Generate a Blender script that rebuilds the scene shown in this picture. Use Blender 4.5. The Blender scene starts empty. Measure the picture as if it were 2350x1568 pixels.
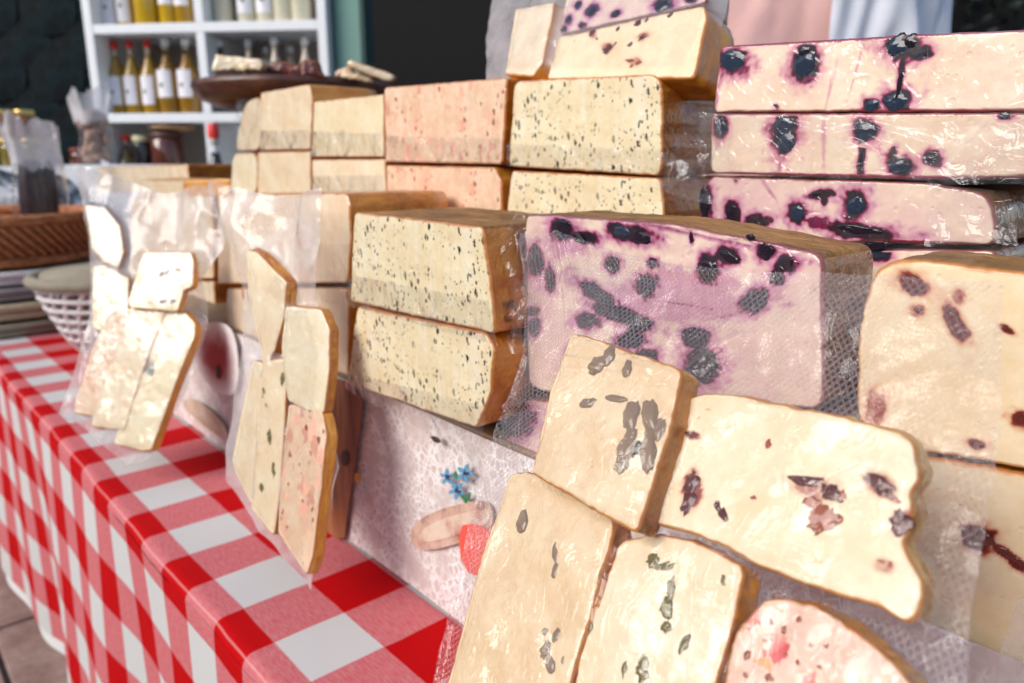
import bpy, bmesh, math, random
import numpy as np
from mathutils import Vector, Matrix, noise as mnoise
random.seed(7)
sc = bpy.context.scene
C = sc.collection
# ------------------------------------------------------------------ camera, sky, sun, exposure
# world: +x runs into the table (away from the customer), +y along the table, z up
CAM = Vector((0, 0, 1.14))
TH, PITCH, FPX, CX, CY = math.radians(41.5), math.radians(13.6), 1750.0, 1175.0, 784.0
FW = Vector((math.sin(TH), math.cos(TH), 0))
RT = Vector((math.cos(TH), -math.sin(TH), 0))
ZUP = Vector((0, 0, 1))
cd = bpy.data.cameras.new('camera'); cam = bpy.data.objects.new('camera', cd); C.objects.link(cam)
cam.location = CAM
cam.rotation_euler = (math.pi/2 - PITCH, 0, -TH)
cd.sensor_width = 36; cd.lens = FPX/2350*36
cd.clip_start = 0.02; cd.clip_end = 400
cd.dof.use_dof = True; cd.dof.focus_distance = 0.39; cd.dof.aperture_fstop = 8.5
sc.camera = cam
w = bpy.data.worlds.new('World'); sc.world = w; w.use_nodes = True
SUN_EL, SUN_AZ = math.radians(29), math.radians(-82)    # azimuth clockwise from +y
nt = w.node_tree; nt.nodes.clear()
sky = nt.nodes.new('ShaderNodeTexSky'); sky.sky_type = 'NISHITA'; sky.sun_disc = False
sky.sun_elevation = SUN_EL; sky.sun_rotation = SUN_AZ
sky.air_density = 1.0; sky.dust_density = 2.0; sky.ozone_density = 1.0
bg = nt.nodes.new('ShaderNodeBackground'); bg.inputs[1].default_value = 0.15
wo = nt.nodes.new('ShaderNodeOutputWorld')
nt.links.new(sky.outputs[0], bg.inputs[0]); nt.links.new(bg.outputs[0], wo.inputs[0])
sd = bpy.data.lights.new('sun', 'SUN'); so = bpy.data.objects.new('sun', sd); C.objects.link(so)
sd.energy = 1.9; sd.angle = math.radians(38); sd.color = (1, .98, .965)
sdir = Vector((math.sin(SUN_AZ)*math.cos(SUN_EL), math.cos(SUN_AZ)*math.cos(SUN_EL), math.sin(SUN_EL)))
so.rotation_euler = (-sdir).to_track_quat('-Z', 'Y').to_euler()
sc.view_settings.view_transform = 'Standard'; sc.view_settings.look = 'None'
sc.view_settings.exposure = 0.42; sc.view_settings.gamma = 1
sc.render.engine = 'CYCLES'
sc.cycles.use_denoising = True
sc.cycles.max_bounces = 10; sc.cycles.transparent_max_bounces = 24
sc.cycles.caustics_reflective = False; sc.cycles.caustics_refractive = False
sc.cycles.sample_clamp_indirect = 6

# ------------------------------------------------------------------ picture ray -> real plane
cp, sp = math.cos(PITCH), math.sin(PITCH)
def ray(px, py):
    a = (px-CX)/FPX; b = -(py-CY)/FPX
    return RT*a + FW*(cp + b*sp) + ZUP*(-sp + b*cp)
class Plane:
    def __init__(s, p, n):
        s.p = Vector(p); s.n = Vector(n).normalized()
        s.e1 = ZUP.cross(s.n)
        s.e1 = s.e1.normalized() if s.e1.length > 1e-4 else RT.copy()
        s.e2 = s.n.cross(s.e1)
    def at(s, px, py, off=0.0):
        d = ray(px, py)
        t = ((s.p + s.n*off - CAM).dot(s.n))/d.dot(s.n)
        return CAM + d*t
    def two(s, px, py, off=0.0):
        q = s.at(px, py, off) - s.p
        return np.array((q.dot(s.e1), q.dot(s.e2)))
    def up(s, xy, h=0.0):
        return s.p + s.e1*float(xy[0]) + s.e2*float(xy[1]) + s.n*float(h)
def PX(v): return Plane((v, 0, 0), (-1, 0, 0))
def PZ(z): return Plane((0, 0, z), (0, 0, 1))
def PD(d): return Plane(FW*d, -FW)
def plane3(a, b, c):
    n = (b-a).cross(c-a).normalized()
    if n.dot(CAM-a) < 0: n = -n
    return Plane(a, n)
def depth_pt(px, py, d): return PD(d).at(px, py)

# ------------------------------------------------------------------ objects and tags
def thing(name, label, cat, loc=(0, 0, 0), group=None, rz=0):
    o = bpy.data.objects.new(name, None); C.objects.link(o)
    o.location = loc; o.rotation_euler = (0, 0, rz); o.empty_display_size = .02
    o['label'] = label; o['category'] = cat
    if group: o['group'] = group
    return o
def tag(o, label, cat, group=None, kind=None):
    if label: o['label'] = label
    if cat: o['category'] = cat
    if group: o['group'] = group
    if kind: o['kind'] = kind
    return o
def mesh_obj(name, verts, faces, mats, parent=None, smooth=True, midx=None, world=True):
    """one mesh object; verts are in world space unless world is False (then in the parent's space)"""
    off = parent_origin(parent) if (world and parent) else Vector()
    me = bpy.data.meshes.new(name)
    me.from_pydata([(v[0]-off[0], v[1]-off[1], v[2]-off[2]) for v in verts], [], [tuple(f) for f in faces])
    for m in (mats if isinstance(mats, (list, tuple)) else [mats]): me.materials.append(m)
    if midx is not None: me.polygons.foreach_set('material_index', midx)
    if smooth: me.polygons.foreach_set('use_smooth', [True]*len(me.polygons))
    me.update()
    o = bpy.data.objects.new(name, me); C.objects.link(o)
    if parent: o.parent = parent
    return o
def parent_origin(p):
    q = Vector()
    while p is not None: q = q + p.location; p = p.parent
    return q
def bm_obj(name, bm, mats, parent=None, smooth=True, bevel=0):
    if bevel: bmesh.ops.bevel(bm, geom=list(bm.edges), offset=bevel, segments=2, affect='EDGES', profile=.6)
    bmesh.ops.recalc_face_normals(bm, faces=list(bm.faces))
    me = bpy.data.meshes.new(name); bm.to_mesh(me); bm.free()
    for m in (mats if isinstance(mats, (list, tuple)) else [mats]): me.materials.append(m)
    if smooth: me.polygons.foreach_set('use_smooth', [True]*len(me.polygons))
    o = bpy.data.objects.new(name, me); C.objects.link(o)
    if parent: o.parent = parent
    return o
def box(name, x0, x1, y0, y1, z0, z1, m, parent=None, bevel=.002):
    bm = bmesh.new(); bmesh.ops.create_cube(bm, size=1)
    for v in bm.verts: v.co = ((x0+x1)/2 + v.co.x*(x1-x0), (y0+y1)/2 + v.co.y*(y1-y0), (z0+z1)/2 + v.co.z*(z1-z0))
    return bm_obj(name, bm, m, parent, smooth=False, bevel=bevel)
def lathe_data(profile, n=24, sx=1, sy=1):
    v, f = [], []
    for r, z in profile:
        for k in range(n):
            a = 2*math.pi*k/n; v.append((r*math.cos(a)*sx, r*math.sin(a)*sy, z))
    for i in range(len(profile)-1):
        for k in range(n):
            k2 = (k+1) % n; f.append((i*n+k, i*n+k2, (i+1)*n+k2, (i+1)*n+k))
    f.append(tuple(range(n-1, -1, -1))); f.append(tuple(range((len(profile)-1)*n, len(profile)*n)))
    return v, f
def lathe(name, profile, m, parent=None, n=24, loc=(0, 0, 0), sx=1, sy=1):
    v, f = lathe_data(profile, n, sx, sy)
    o = mesh_obj(name, v, f, m, parent, world=False); o.location = loc
    for p in o.data.polygons[-2:]: p.use_smooth = False
    return o
def instance(name, me, parent, M):
    o = bpy.data.objects.new(name, me); C.objects.link(o); o.parent = parent; o.matrix_local = M
    return o

# ------------------------------------------------------------------ materials
class G:
    def __init__(s, name):
        s.m = bpy.data.materials.new(name); s.m.use_nodes = True; s.t = s.m.node_tree
        s.t.nodes.clear(); s.out = s.n('OutputMaterial')
    def n(s, t, **kw):
        x = s.t.nodes.new('ShaderNode'+t)
        for k, v in kw.items(): setattr(x, k, v)
        return x
    def l(s, a, b): s.t.links.new(a, b)
    def set(s, sock, v):
        if isinstance(v, bpy.types.NodeSocket): s.l(v, sock)
        elif isinstance(v, (tuple, list)) and len(v) == 3 and sock.type == 'RGBA': sock.default_value = (*v, 1)
        else: sock.default_value = v
    def coord(s, scale=(1, 1, 1), rot=(0, 0, 0), kind='Object'):
        t = s.n('TexCoord'); mp = s.n('Mapping'); s.l(t.outputs[kind], mp.inputs[0])
        mp.inputs['Scale'].default_value = scale; mp.inputs['Rotation'].default_value = rot
        return mp.outputs[0]
    def noise(s, scale, detail=3, rough=.55, vec=None, dist=0):
        x = s.n('TexNoise'); s.set(x.inputs['Scale'], scale); s.set(x.inputs['Detail'], detail)
        s.set(x.inputs['Roughness'], rough); s.set(x.inputs['Distortion'], dist)
        if vec is None: vec = s.coord()
        s.l(vec, x.inputs['Vector']); return x.outputs[0]
    def vor(s, scale, vec=None, feature='F1'):
        x = s.n('TexVoronoi', feature=feature); s.set(x.inputs['Scale'], scale)
        if vec is None: vec = s.coord()
        s.l(vec, x.inputs['Vector']); return x
    def math(s, op, a, b=0.0, clamp=False):
        x = s.n('Math', operation=op, use_clamp=clamp); s.set(x.inputs[0], a)
        if op not in ('ABSOLUTE', 'SINE', 'FRACT', 'SQRT'): s.set(x.inputs[1], b)
        return x.outputs[0]
    def map(s, v, a, b, c=0.0, d=1.0):
        x = s.n('MapRange', interpolation_type='SMOOTHSTEP'); s.set(x.inputs[0], v)
        for i, q in enumerate((a, b, c, d)): s.set(x.inputs[i+1], q)
        return x.outputs[0]
    def ramp(s, fac, stops):
        x = s.n('ValToRGB'); s.l(fac, x.inputs[0]); e = x.color_ramp.elements
        while len(e) < len(stops): e.new(.5)
        for el, (p, c) in zip(e, stops): el.position = p; el.color = (*c, 1)
        return x.outputs[0]
    def mix(s, f, a, b):
        x = s.n('Mix', data_type='RGBA'); s.set(x.inputs[0], f); s.set(x.inputs[6], a); s.set(x.inputs[7], b)
        return x.outputs[2]
    def bump(s, h, strength=.3, dist=.002, normal=None):
        x = s.n('Bump'); s.set(x.inputs['Height'], h); x.inputs['Strength'].default_value = strength
        x.inputs['Distance'].default_value = dist
        if normal is not None: s.l(normal, x.inputs['Normal'])
        return x.outputs[0]
    def attr(s, name):
        x = s.n('Attribute'); x.attribute_name = name; return x.outputs['Fac']
    def principled(s, color, rough=.5, normal=None, **kw):
        b = s.n('BsdfPrincipled'); s.set(b.inputs['Base Color'], color); s.set(b.inputs['Roughness'], rough)
        if normal is not None: s.l(normal, b.inputs['Normal'])
        for k, v in kw.items(): s.set(b.inputs[k.replace('_', ' ')], v)
        s.l(b.outputs[0], s.out.inputs[0]); return b
def plain(name, col, rough=.5, var=.15, scale=30, bump=0, **kw):
    g = G(name); n = g.noise(scale, 4)
    c = g.mix(n, tuple(x*(1-var) for x in col), tuple(min(1, x*(1+var)) for x in col))
    nm = g.bump(g.noise(scale*3, 4), bump, .003) if bump else None
    g.principled(c, rough, nm, **kw); return g.m
def film_normal(g, strength=.5):
    """creases and slow waves of a plastic skin shrunk onto the cheese"""
    a = g.noise(20, 2, .5)
    r = g.noise(55, 2, .5, g.coord((1, 1, .55), (0.3, .2, .5)), 1.2)
    ridge = g.map(g.math('ABSOLUTE', g.math('SUBTRACT', r, .5)), 0, .05, 1, 0)
    f = g.noise(260, 2, .5)
    mid = g.noise(80, 2, .5, g.coord((1, 1, .6)))
    h = g.math('ADD', g.math('ADD', g.math('MULTIPLY', a, 1.9), g.math('MULTIPLY', mid, .22)), g.math('ADD', g.math('MULTIPLY', ridge, .16), g.math('MULTIPLY', f, .10)))
    return g.bump(h, strength, .004)
def cheese(name, base, deep, specks=(), stain=None, coat=1.0, wrinkle=.45, mott=38, streak=None, sss=.12, edge=(.52, .165, .010)):
    g = G(name)
    n1 = g.noise(mott, 4, .6); n2 = g.noise(mott*6, 3, .6)
    f = g.map(g.math('ADD', g.math('MULTIPLY', n1, .75), g.math('MULTIPLY', n2, .25)), .33, .68)
    col = g.mix(f, deep, base)
    if streak:   # vertical knife drag marks left by the cutting wire
        sn = g.noise(70, 3, .6, g.coord((1, 1, .09)))
        col = g.mix(g.math('MULTIPLY', g.map(sn, .5, .72), .45), col, streak)
    for scol, scale, thr, keep, stretch in specks:
        vec = g.coord(stretch, (random.random()*3, random.random(), random.random()))
        wob = g.n('Mix', data_type='VECTOR'); wob.inputs[0].default_value = .0022*max(stretch)
        nz = g.n('TexNoise'); nz.inputs['Scale'].default_value = scale*1.7; g.l(vec, nz.inputs['Vector'])
        ad = g.n('VectorMath', operation='SCALE'); g.l(nz.outputs[1], ad.inputs[0]); ad.inputs['Scale'].default_value = .9/scale
        av = g.n('VectorMath', operation='ADD'); g.l(vec, av.inputs[0]); g.l(ad.outputs[0], av.inputs[1])
        v = g.vor(scale, av.outputs[0])
        sep = g.n('SeparateColor'); g.l(v.outputs['Color'], sep.inputs[0])
        t = g.math('MULTIPLY', g.math('ADD', g.math('MULTIPLY', g.math('POWER', sep.outputs[1], 2.0), 1.25), .12), thr)
        on = g.math('MULTIPLY', g.map(g.math('SUBTRACT', v.outputs['Distance'], t), -.06, .03, 1, 0),
                    g.math('LESS_THAN', sep.outputs[0], keep))
        on = g.math('MULTIPLY', on, g.map(g.noise(30 if scale > 100 else 12, 2), .36, .52))
        col = g.mix(on, col, g.mix(sep.outputs[2], scol, tuple(x*1.9+.02 for x in scol)))
    if stain:
        a = g.attr('stain')
        a = g.math('ADD', a, g.math('MULTIPLY', g.math('SUBTRACT', g.noise(150, 4, .65, g.coord((1, 1, .5))), .5), g.math('MULTIPLY', g.map(a, .02, .3), .42)), True)
        lil = g.mix(g.math('MULTIPLY', g.map(g.noise(14, 3), .42, .7), stain[3]), col, stain[0])
        r = g.n('ValToRGB'); g.l(a, r.inputs[0]); e = r.color_ramp.elements
        e.new(.5)
        for el, (p, c) in zip(e, ((.30, stain[0]), (.55, stain[1]), (.78, stain[2]))): el.position = p; el.color = (*c, 1)
        col = g.mix(g.map(a, .02, .30), lil, r.outputs[0])
    ed = g.map(g.math('ADD', g.attr('edge'), g.math('MULTIPLY', g.math('SUBTRACT', g.noise(60, 3), .5), .9)), .12, .75)
    col = g.mix(g.math('MULTIPLY', ed, .92), col, edge)
    hv_ = g.vor(115); hole = g.map(g.math('SUBTRACT', hv_.outputs['Distance'], g.math('MULTIPLY', g.noise(31, 1), .30)), -.04, .05)
    pit = g.bump(hole, .25, .0012, g.bump(g.noise(330, 3, .6), .14, .001))
    b = g.principled(col, .42, pit, Coat_Weight=coat, Coat_Roughness=.05, Subsurface_Weight=sss, Subsurface_Scale=.01)
    b.inputs['Subsurface Radius'].default_value = (1, .6, .3)
    if wrinkle: g.l(film_normal(g, wrinkle), b.inputs['Coat Normal'])
    return g.m
def rind(name, a, b_, c, rough=.35, scale=26, wr=.6, coat=.7, stretch=(1, 1, 1)):
    g = G(name); vec = g.coord(stretch)
    n = g.noise(scale, 5, .62, vec, .8)
    col = g.ramp(n, [(.3, a), (.52, b_), (.74, c)])
    bl = g.map(g.noise(scale*1.4, 3, .6, vec), .66, .74)
    col = g.mix(g.math('MULTIPLY', bl, .8), col, tuple(x*.12 for x in a))
    h = g.math('ADD', g.noise(scale*3.2, 4, .6, vec, 1.0), g.math('MULTIPLY', g.noise(scale*12, 2), .3))
    b = g.principled(col, rough, g.bump(h, wr, .004), Coat_Weight=coat, Coat_Roughness=.1, Specular_IOR_Level=.5 if coat > .2 else .2)
    g.l(film_normal(g, .5), b.inputs['Coat Normal'])
    return g.m
def film(name, haze=.10, contact_haze=.01, emboss=0.0, tint=(.93, .90, .91), wrinkle=.55, creases=.5, gloss=1.0, size=1.0):
    """clear plastic sheet: see-through, milky where it stands off its contents, mirror-like by Fresnel"""
    g = G(name)
    con = g.attr('contact')
    a = g.noise(19/size, 2, .5); r = g.noise(34/size, 3, .55, g.coord((1, 1, .5), (.4, .1, .6)), 1.5)
    ridge = g.map(g.math('ABSOLUTE', g.math('SUBTRACT', r, .5)), 0, .035, 1, 0)
    r2 = g.noise(80/size, 3, .6, g.coord((1, .7, 1), (1.1, .5, .2)), 1.0)
    ridge2 = g.map(g.math('ABSOLUTE', g.math('SUBTRACT', r2, .5)), 0, .045, 1, 0)
    mid = g.noise(52/size, 2, .5)
    h = g.math('ADD', g.math('ADD', g.math('MULTIPLY', a, 3.6), g.math('MULTIPLY', mid, .42)), g.math('MULTIPLY', g.math('ADD', ridge, ridge2), .22*creases))
    hz = g.math('MULTIPLY', g.map(con, 0, 1, 1, 0), haze)
    hz = g.math('MULTIPLY', hz, g.map(g.noise(18/size, 4, .6), .25, .75, .55, 1.35))
    hz = g.math('ADD', hz, contact_haze)
    hz = g.math('ADD', hz, g.math('MULTIPLY', g.math('ADD', ridge, ridge2), .07*creases))
    if emboss:
        t = g.n('TexCoord'); s = g.n('SeparateXYZ'); g.l(t.outputs['Object'], s.inputs[0])
        k = 2*math.pi/.0070
        ys = g.math('MULTIPLY', s.outputs[1], 1.15)
        sa = g.math('ABSOLUTE', g.math('SINE', g.math('MULTIPLY', g.math('ADD', ys, s.outputs[2]), k)))
        sb = g.math('ABSOLUTE', g.math('SINE', g.math('MULTIPLY', g.math('SUBTRACT', ys, s.outputs[2]), k)))
        cell = g.map(g.math('MINIMUM', sa, sb), .25, .7)          # 1 inside a lozenge, 0 on the raised net
        off = g.math('MULTIPLY', g.map(con, 0, .6, 1, 0), emboss)
        off = g.math('MULTIPLY', off, g.map(g.noise(22, 2), .3, .6, .35, 1))
        hz = g.math('ADD', hz, g.math('MULTIPLY', g.math('MULTIPLY', g.math('SUBTRACT', .60, cell), .15), off))
        h = g.math('SUBTRACT', h, g.math('MULTIPLY', g.math('MULTIPLY', cell, off), .09))
    nm = g.bump(h, wrinkle, .004)
    tr = g.n('BsdfTransparent'); tr.inputs[0].default_value = (.985, .98, .98, 1)
    df = g.n('BsdfDiffuse'); g.set(df.inputs[0], tint)
    tl = g.n('BsdfTranslucent'); g.set(tl.inputs[0], tint)
    m0 = g.n('MixShader'); m0.inputs[0].default_value = .12; g.l(df.outputs[0], m0.inputs[1]); g.l(tl.outputs[0], m0.inputs[2])
    m1 = g.n('MixShader'); g.l(g.math('ADD', hz, 0, True), m1.inputs[0]); g.l(tr.outputs[0], m1.inputs[1]); g.l(m0.outputs[0], m1.inputs[2])
    gl = g.n('BsdfGlossy'); gl.inputs['Roughness'].default_value = .05; g.l(nm, gl.inputs['Normal'])
    fr = g.n('Fresnel'); g.l(nm, fr.inputs['Normal'])
    geo = g.n('NewGeometry'); g.l(g.map(geo.outputs['Backfacing'], 0, 1, 1.46, 1/1.46), fr.inputs[0])
    m2 = g.n('MixShader'); g.l(g.math('MULTIPLY', fr.outputs[0], 1.7*gloss, True), m2.inputs[0])
    g.l(m1.outputs[0], m2.inputs[1]); g.l(gl.outputs[0], m2.inputs[2]); g.l(m2.outputs[0], g.out.inputs[0])
    return g.m

CREAM, CREAM2 = (.90, .77, .54), (.82, .61, .38)
HERB = ((.008, .010, .007), 250, .36, .85, (1, 1, .62))
HERB2 = ((.06, .06, .05), 420, .34, .5, (1, 1, .8))
BERRY = ((.58, .27, .36), (.22, .005, .065), (.014, .003, .010), .40)
M = dict(
    cream=cheese('cream_cheese', CREAM, CREAM2, wrinkle=.35),
    blush=cheese('orange_stained_cheese', (.89, .74, .53), (.84, .60, .38), [((.45, .17, .04), 26, .5, .5, (1, 1, .5))]),
    pale=cheese('pale_cheese', (.89, .79, .58), (.81, .66, .42), streak=(.9, .85, .72)),
    herb=cheese('herb_cheese', (.89, .78, .52), (.80, .64, .38), [HERB, HERB2], streak=(.93, .85, .70)),
    chili=cheese('chili_cheese', (.88, .68, .47), (.79, .49, .31),
                 [((.30, .05, .02), 190, .34, .7, (1, 1, .7)), ((.66, .32, .22), 110, .6, .75, (1, 1, .6))], mott=60, streak=(.86, .66, .5)),
    berry=cheese('blueberry_cheese', (.84, .67, .51), (.74, .52, .44), stain=BERRY, wrinkle=.4, edge=(.22, .04, .04)),
    berry_clear=cheese('blueberry_cheese_pale', (.90, .76, .57), (.84, .62, .45), stain=((.70, .34, .38), (.26, .008, .075), (.014, .004, .010), .14), wrinkle=.6, edge=(.26, .035, .05)),
    cran=cheese('cranberry_cheese', (.90, .77, .53), (.82, .63, .37), [((.42, .18, .04), 55, .13, .35, (1, 1, 1))],
                stain=((.74, .46, .28), (.30, .04, .015), (.11, .012, .008), 0), coat=.25, wrinkle=.25),
    walnut=cheese('walnut_cheese', (.84, .65, .40), (.74, .50, .27), [((.25, .14, .07), 40, .07, .3, (1, 1, 1))], coat=.6, wrinkle=.7),
    olive=cheese('pepper_cheese', (.90, .745, .51), (.84, .62, .37), coat=.6, wrinkle=.8),
    chunk=cheese('chili_flake_cheese', (.84, .60, .44), (.74, .44, .31),
                 [((.42, .02, .015), 165, .46, .9, (1, 1, .6)), ((.50, .20, .03), 200, .44, .7, (1, .6, 1)), ((.10, .06, .03), 190, .24, .4, (1, 1, 1))], coat=.6, wrinkle=.7, mott=90),
    blue=cheese('blue_mould_cheese', (.90, .80, .55), (.82, .66, .40), [((.10, .11, .09), 45, .30, .35, (1, 1, .6))]),
    amber=rind('amber_rind', (.26, .062, .006), (.58, .20, .016), (.76, .36, .05)),
    wrinkled=rind('wrinkled_brown_rind', (.10, .05, .02), (.34, .165, .05), (.52, .29, .11), wr=1.0, coat=.08, rough=.6, scale=20, stretch=(1.6, .55, 1)),
    darkrind=rind('dark_berry_rind', (.14, .04, .02), (.38, .15, .045), (.52, .25, .09), wr=.8),
    orange=rind('orange_rind', (.50, .165, .012), (.68, .28, .03), (.78, .40, .08), wr=.3, scale=18),
)
def glossy_bits(name, a, b, rough=.25, bump=.6, scale=220):
    g = G(name); n = g.noise(scale, 4, .6)
    g.principled(g.mix(g.map(n, .35, .65), a, b), rough, g.bump(n, bump, .002), Coat_Weight=.8, Coat_Roughness=.08); return g.m
M['blueberry'] = glossy_bits('blueberry_skin', (.005, .005, .010), (.07, .12, .22), bump=1.0, scale=150)
M['darkberry'] = glossy_bits('dark_blueberry', (.005, .002, .006), (.045, .022, .05), bump=1.0, scale=160)
M['cranberry'] = glossy_bits('cranberry_skin', (.045, .004, .003), (.26, .035, .012), scale=150)
M['redflake'] = glossy_bits('red_fruit_flake', (.36, .05, .010), (.62, .14, .03), scale=150)
M['walnutbit'] = glossy_bits('walnut_skin', (.27, .165, .10), (.54, .38, .25), bump=.6, scale=90)
M['pepper'] = glossy_bits('green_pepper', (.14, .10, .012), (.30, .24, .05))
M['flap'] = film('film_flap', .010, wrinkle=.6, creases=.35, size=2.0, gloss=.6)
M['seam'] = film('film_seam', .015, wrinkle=1.0, creases=.12, tint=(.94, .90, .86), size=.8)
M['bagfilm'] = film('embossed_bag_film', .09, .0, emboss=1.0, tint=(.88, .78, .77), wrinkle=1.15, creases=.12, gloss=.62)
M['goodsfilm'] = film('loose_bag_film', .55, .02, wrinkle=.9, creases=.4, size=2.5, gloss=.6)
M['bagfilm2'] = film('milky_bag_film', .46, .0, tint=(.76, .685, .665), wrinkle=.55, creases=.10, gloss=.6)

# ------------------------------------------------------------------ outline tools
def chaikin(p, it=2, cut=.25, lim=1e9):
    p = [np.array(q, float) for q in p]
    for _ in range(it):
        r = []
        for i in range(len(p)):
            a, b = p[i], p[(i+1) % len(p)]; L = np.linalg.norm(b-a) + 1e-12
            c = min(cut, lim/L); r += [a + (b-a)*c, b - (b-a)*c]
        p = r; lim *= .5
    return p
def resample(p, n, closed=True):
    p = np.array(p); q = np.vstack([p, p[:1]]) if closed else p
    d = np.r_[0, np.cumsum(np.linalg.norm(np.diff(q, axis=0), axis=1))]
    t = np.linspace(0, d[-1], n, endpoint=not closed)
    return np.c_[np.interp(t, d, q[:, 0]), np.interp(t, d, q[:, 1])]
def nz(x, y, z=0.0): return mnoise.noise(Vector((x, y, z)))
def inside(P, poly):
    x, y = P[..., 0], P[..., 1]; r = np.zeros(x.shape, bool); j = len(poly)-1
    for i in range(len(poly)):
        xi, yi = poly[i]; xj, yj = poly[j]
        c = ((yi > y) != (yj > y)) & (x < (xj-xi)*(y-yi)/((yj-yi) or 1e-12) + xi); r ^= c; j = i
    return r
def centroid(p):
    x, y = p[:, 0], p[:, 1]; x1, y1 = np.roll(x, -1), np.roll(y, -1); a = x*y1 - x1*y
    return np.array([((x+x1)*a).sum(), ((y+y1)*a).sum()])/(3*a.sum())

def ellipse_axes(pl, off, px, py, rx, ry, rot=0, *_):
    c = pl.two(px, py, off); r = math.radians(rot); cr, sr = math.cos(r), math.sin(r)
    a = pl.two(px + rx*cr, py + rx*sr, off) - c; b = pl.two(px + ry*sr, py - ry*cr, off) - c
    return c, a, b

def slab(root, outline, pl, depth, face, side, off=0.0, er=.0018, n=300, m=18, rough=.0005, cr=.0022, bulge=.0007, grow=0.0, rim=.0026,
         stains=(), back_shift=(0, 0), shrink=0.0, seed=0, back=None, names=('cheese', 'rind'), halo=.55):
    """a cut piece of cheese: face with rounded rim and, under it, the rind that wraps its sides and back"""
    P = np.array([pl.two(x, y, off) for x, y in outline])
    if ((P[:, 0]*np.roll(P[:, 1], -1) - np.roll(P[:, 0], -1)*P[:, 1]).sum()) < 0: P = P[::-1]
    B = resample(chaikin(P, 3, .25, cr), n)
    c = centroid(B)
    for i in range(n):
        q = nz(B[i, 0]*90 + seed*7, B[i, 1]*90, seed)*rough*1.6 + nz(B[i, 0]*300, B[i, 1]*300, seed+9)*rough
        d = B[i]-c; B[i] += d/np.linalg.norm(d)*q
    T = np.roll(B, -1, 0) - np.roll(B, 1, 0); N = np.c_[T[:, 1], -T[:, 0]]; N /= np.linalg.norm(N, axis=1)[:, None]
    B = B + N*grow
    rs = np.r_[0.02, np.linspace(.1, .9, m), .935, .955, .97, .98, .99, 1.0]
    V, F, S = [pl.up(c, off)], [], []; Ed = [0.0]
    ax = [ellipse_axes(pl, off, *s[:5]) + (s[5] if len(s) > 5 else 1.0,) for s in stains]
    def stain_at(p):
        v = 0.0
        for cc, a, b, st in ax:
            d = p - cc; D = a[0]*b[1]-a[1]*b[0]
            u = (d[0]*b[1]-d[1]*b[0])/D; w_ = (a[0]*d[1]-a[1]*d[0])/D
            q = math.hypot(u, w_)
            if q < 5:
                q *= 1 + .34*nz(p[0]*130+seed, p[1]*130, 3.3) + .30*nz(p[0]*330, p[1]*330, seed)
                v = max(v, st*(1.0 if q < 1 else math.exp(-((q-1)/halo)**1.0)*.72))
        return v
    S.append(stain_at(c))
    for r in rs:
        for i in range(n):
            p = c + (B[i]-c)*r
            d = max(0, (1-r)*abs(np.dot(B[i]-c, N[i])))
            z = 0 if d >= er else -er + math.sqrt(max(0, er*er-(er-d)**2))
            z += bulge*nz(p[0]*38 + seed, p[1]*38, seed*3.1) + bulge*.35*nz(p[0]*140, p[1]*140, seed)
            V.append(pl.up(p, off+z)); S.append(stain_at(p)); Ed.append(max(0.0, 1-d/rim))
    R = len(rs)
    for i in range(n): F.append((0, 1+i, 1+(i+1) % n))
    for k in range(R-1):
        for i in range(n):
            j = (i+1) % n; F.append((1+k*n+i, 1+(k+1)*n+i, 1+(k+1)*n+j, 1+k*n+j))
    o = mesh_obj(names[0], V, F, face, root)
    at = o.data.attributes.new('stain', 'FLOAT', 'POINT'); at.data.foreach_set('value', S)
    at = o.data.attributes.new('edge', 'FLOAT', 'POINT'); at.data.foreach_set('value', Ed)
    # sides
    V2, F2 = [], []
    sh = np.array([0., 0.])
    if back_shift != (0, 0):
        cxp, cyp = np.mean([q[0] for q in outline]), np.mean([q[1] for q in outline])
        sh = pl.two(cxp+back_shift[0], cyp+back_shift[1], off) - pl.two(cxp, cyp, off)
    L = 7
    for k in range(L+1):
        t = k/L; zz = -er*.96 - (depth-er)*t; s_ = 1 - shrink*t
        if k == L: s_ *= .97
        for i in range(n):
            p = c + (B[i]-c)*s_ + sh*t + N[i]*(.0012*nz(i*.11+seed, t*4, seed) if 0 < k < L else 0)
            V2.append(pl.up(p, off+zz + (bulge*nz(B[i, 0]*38+seed, B[i, 1]*38, seed*3.1) if k == 0 else 0)))
    for k in range(L):
        for i in range(n):
            j = (i+1) % n; F2.append((k*n+i, (k+1)*n+i, (k+1)*n+j, k*n+j))
    V2.append(pl.up(c+sh, off-depth)); e = len(V2)-1
    for i in range(n): F2.append((e, L*n+(i+1) % n, L*n+i))
    mi = None; mats = [side]
    if isinstance(side, tuple):       # (sides, top): the upper side keeps its own wrinkled rind
        mats = list(side); mi = []
        for k in range(L):
            for i in range(n):
                mi.append(1 if np.dot(N[i], (0, 1)) > .55 else 0)
        mi += [0]*n
    mesh_obj(names[1], V2, F2, mats, root, midx=mi)
    return o

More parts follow.
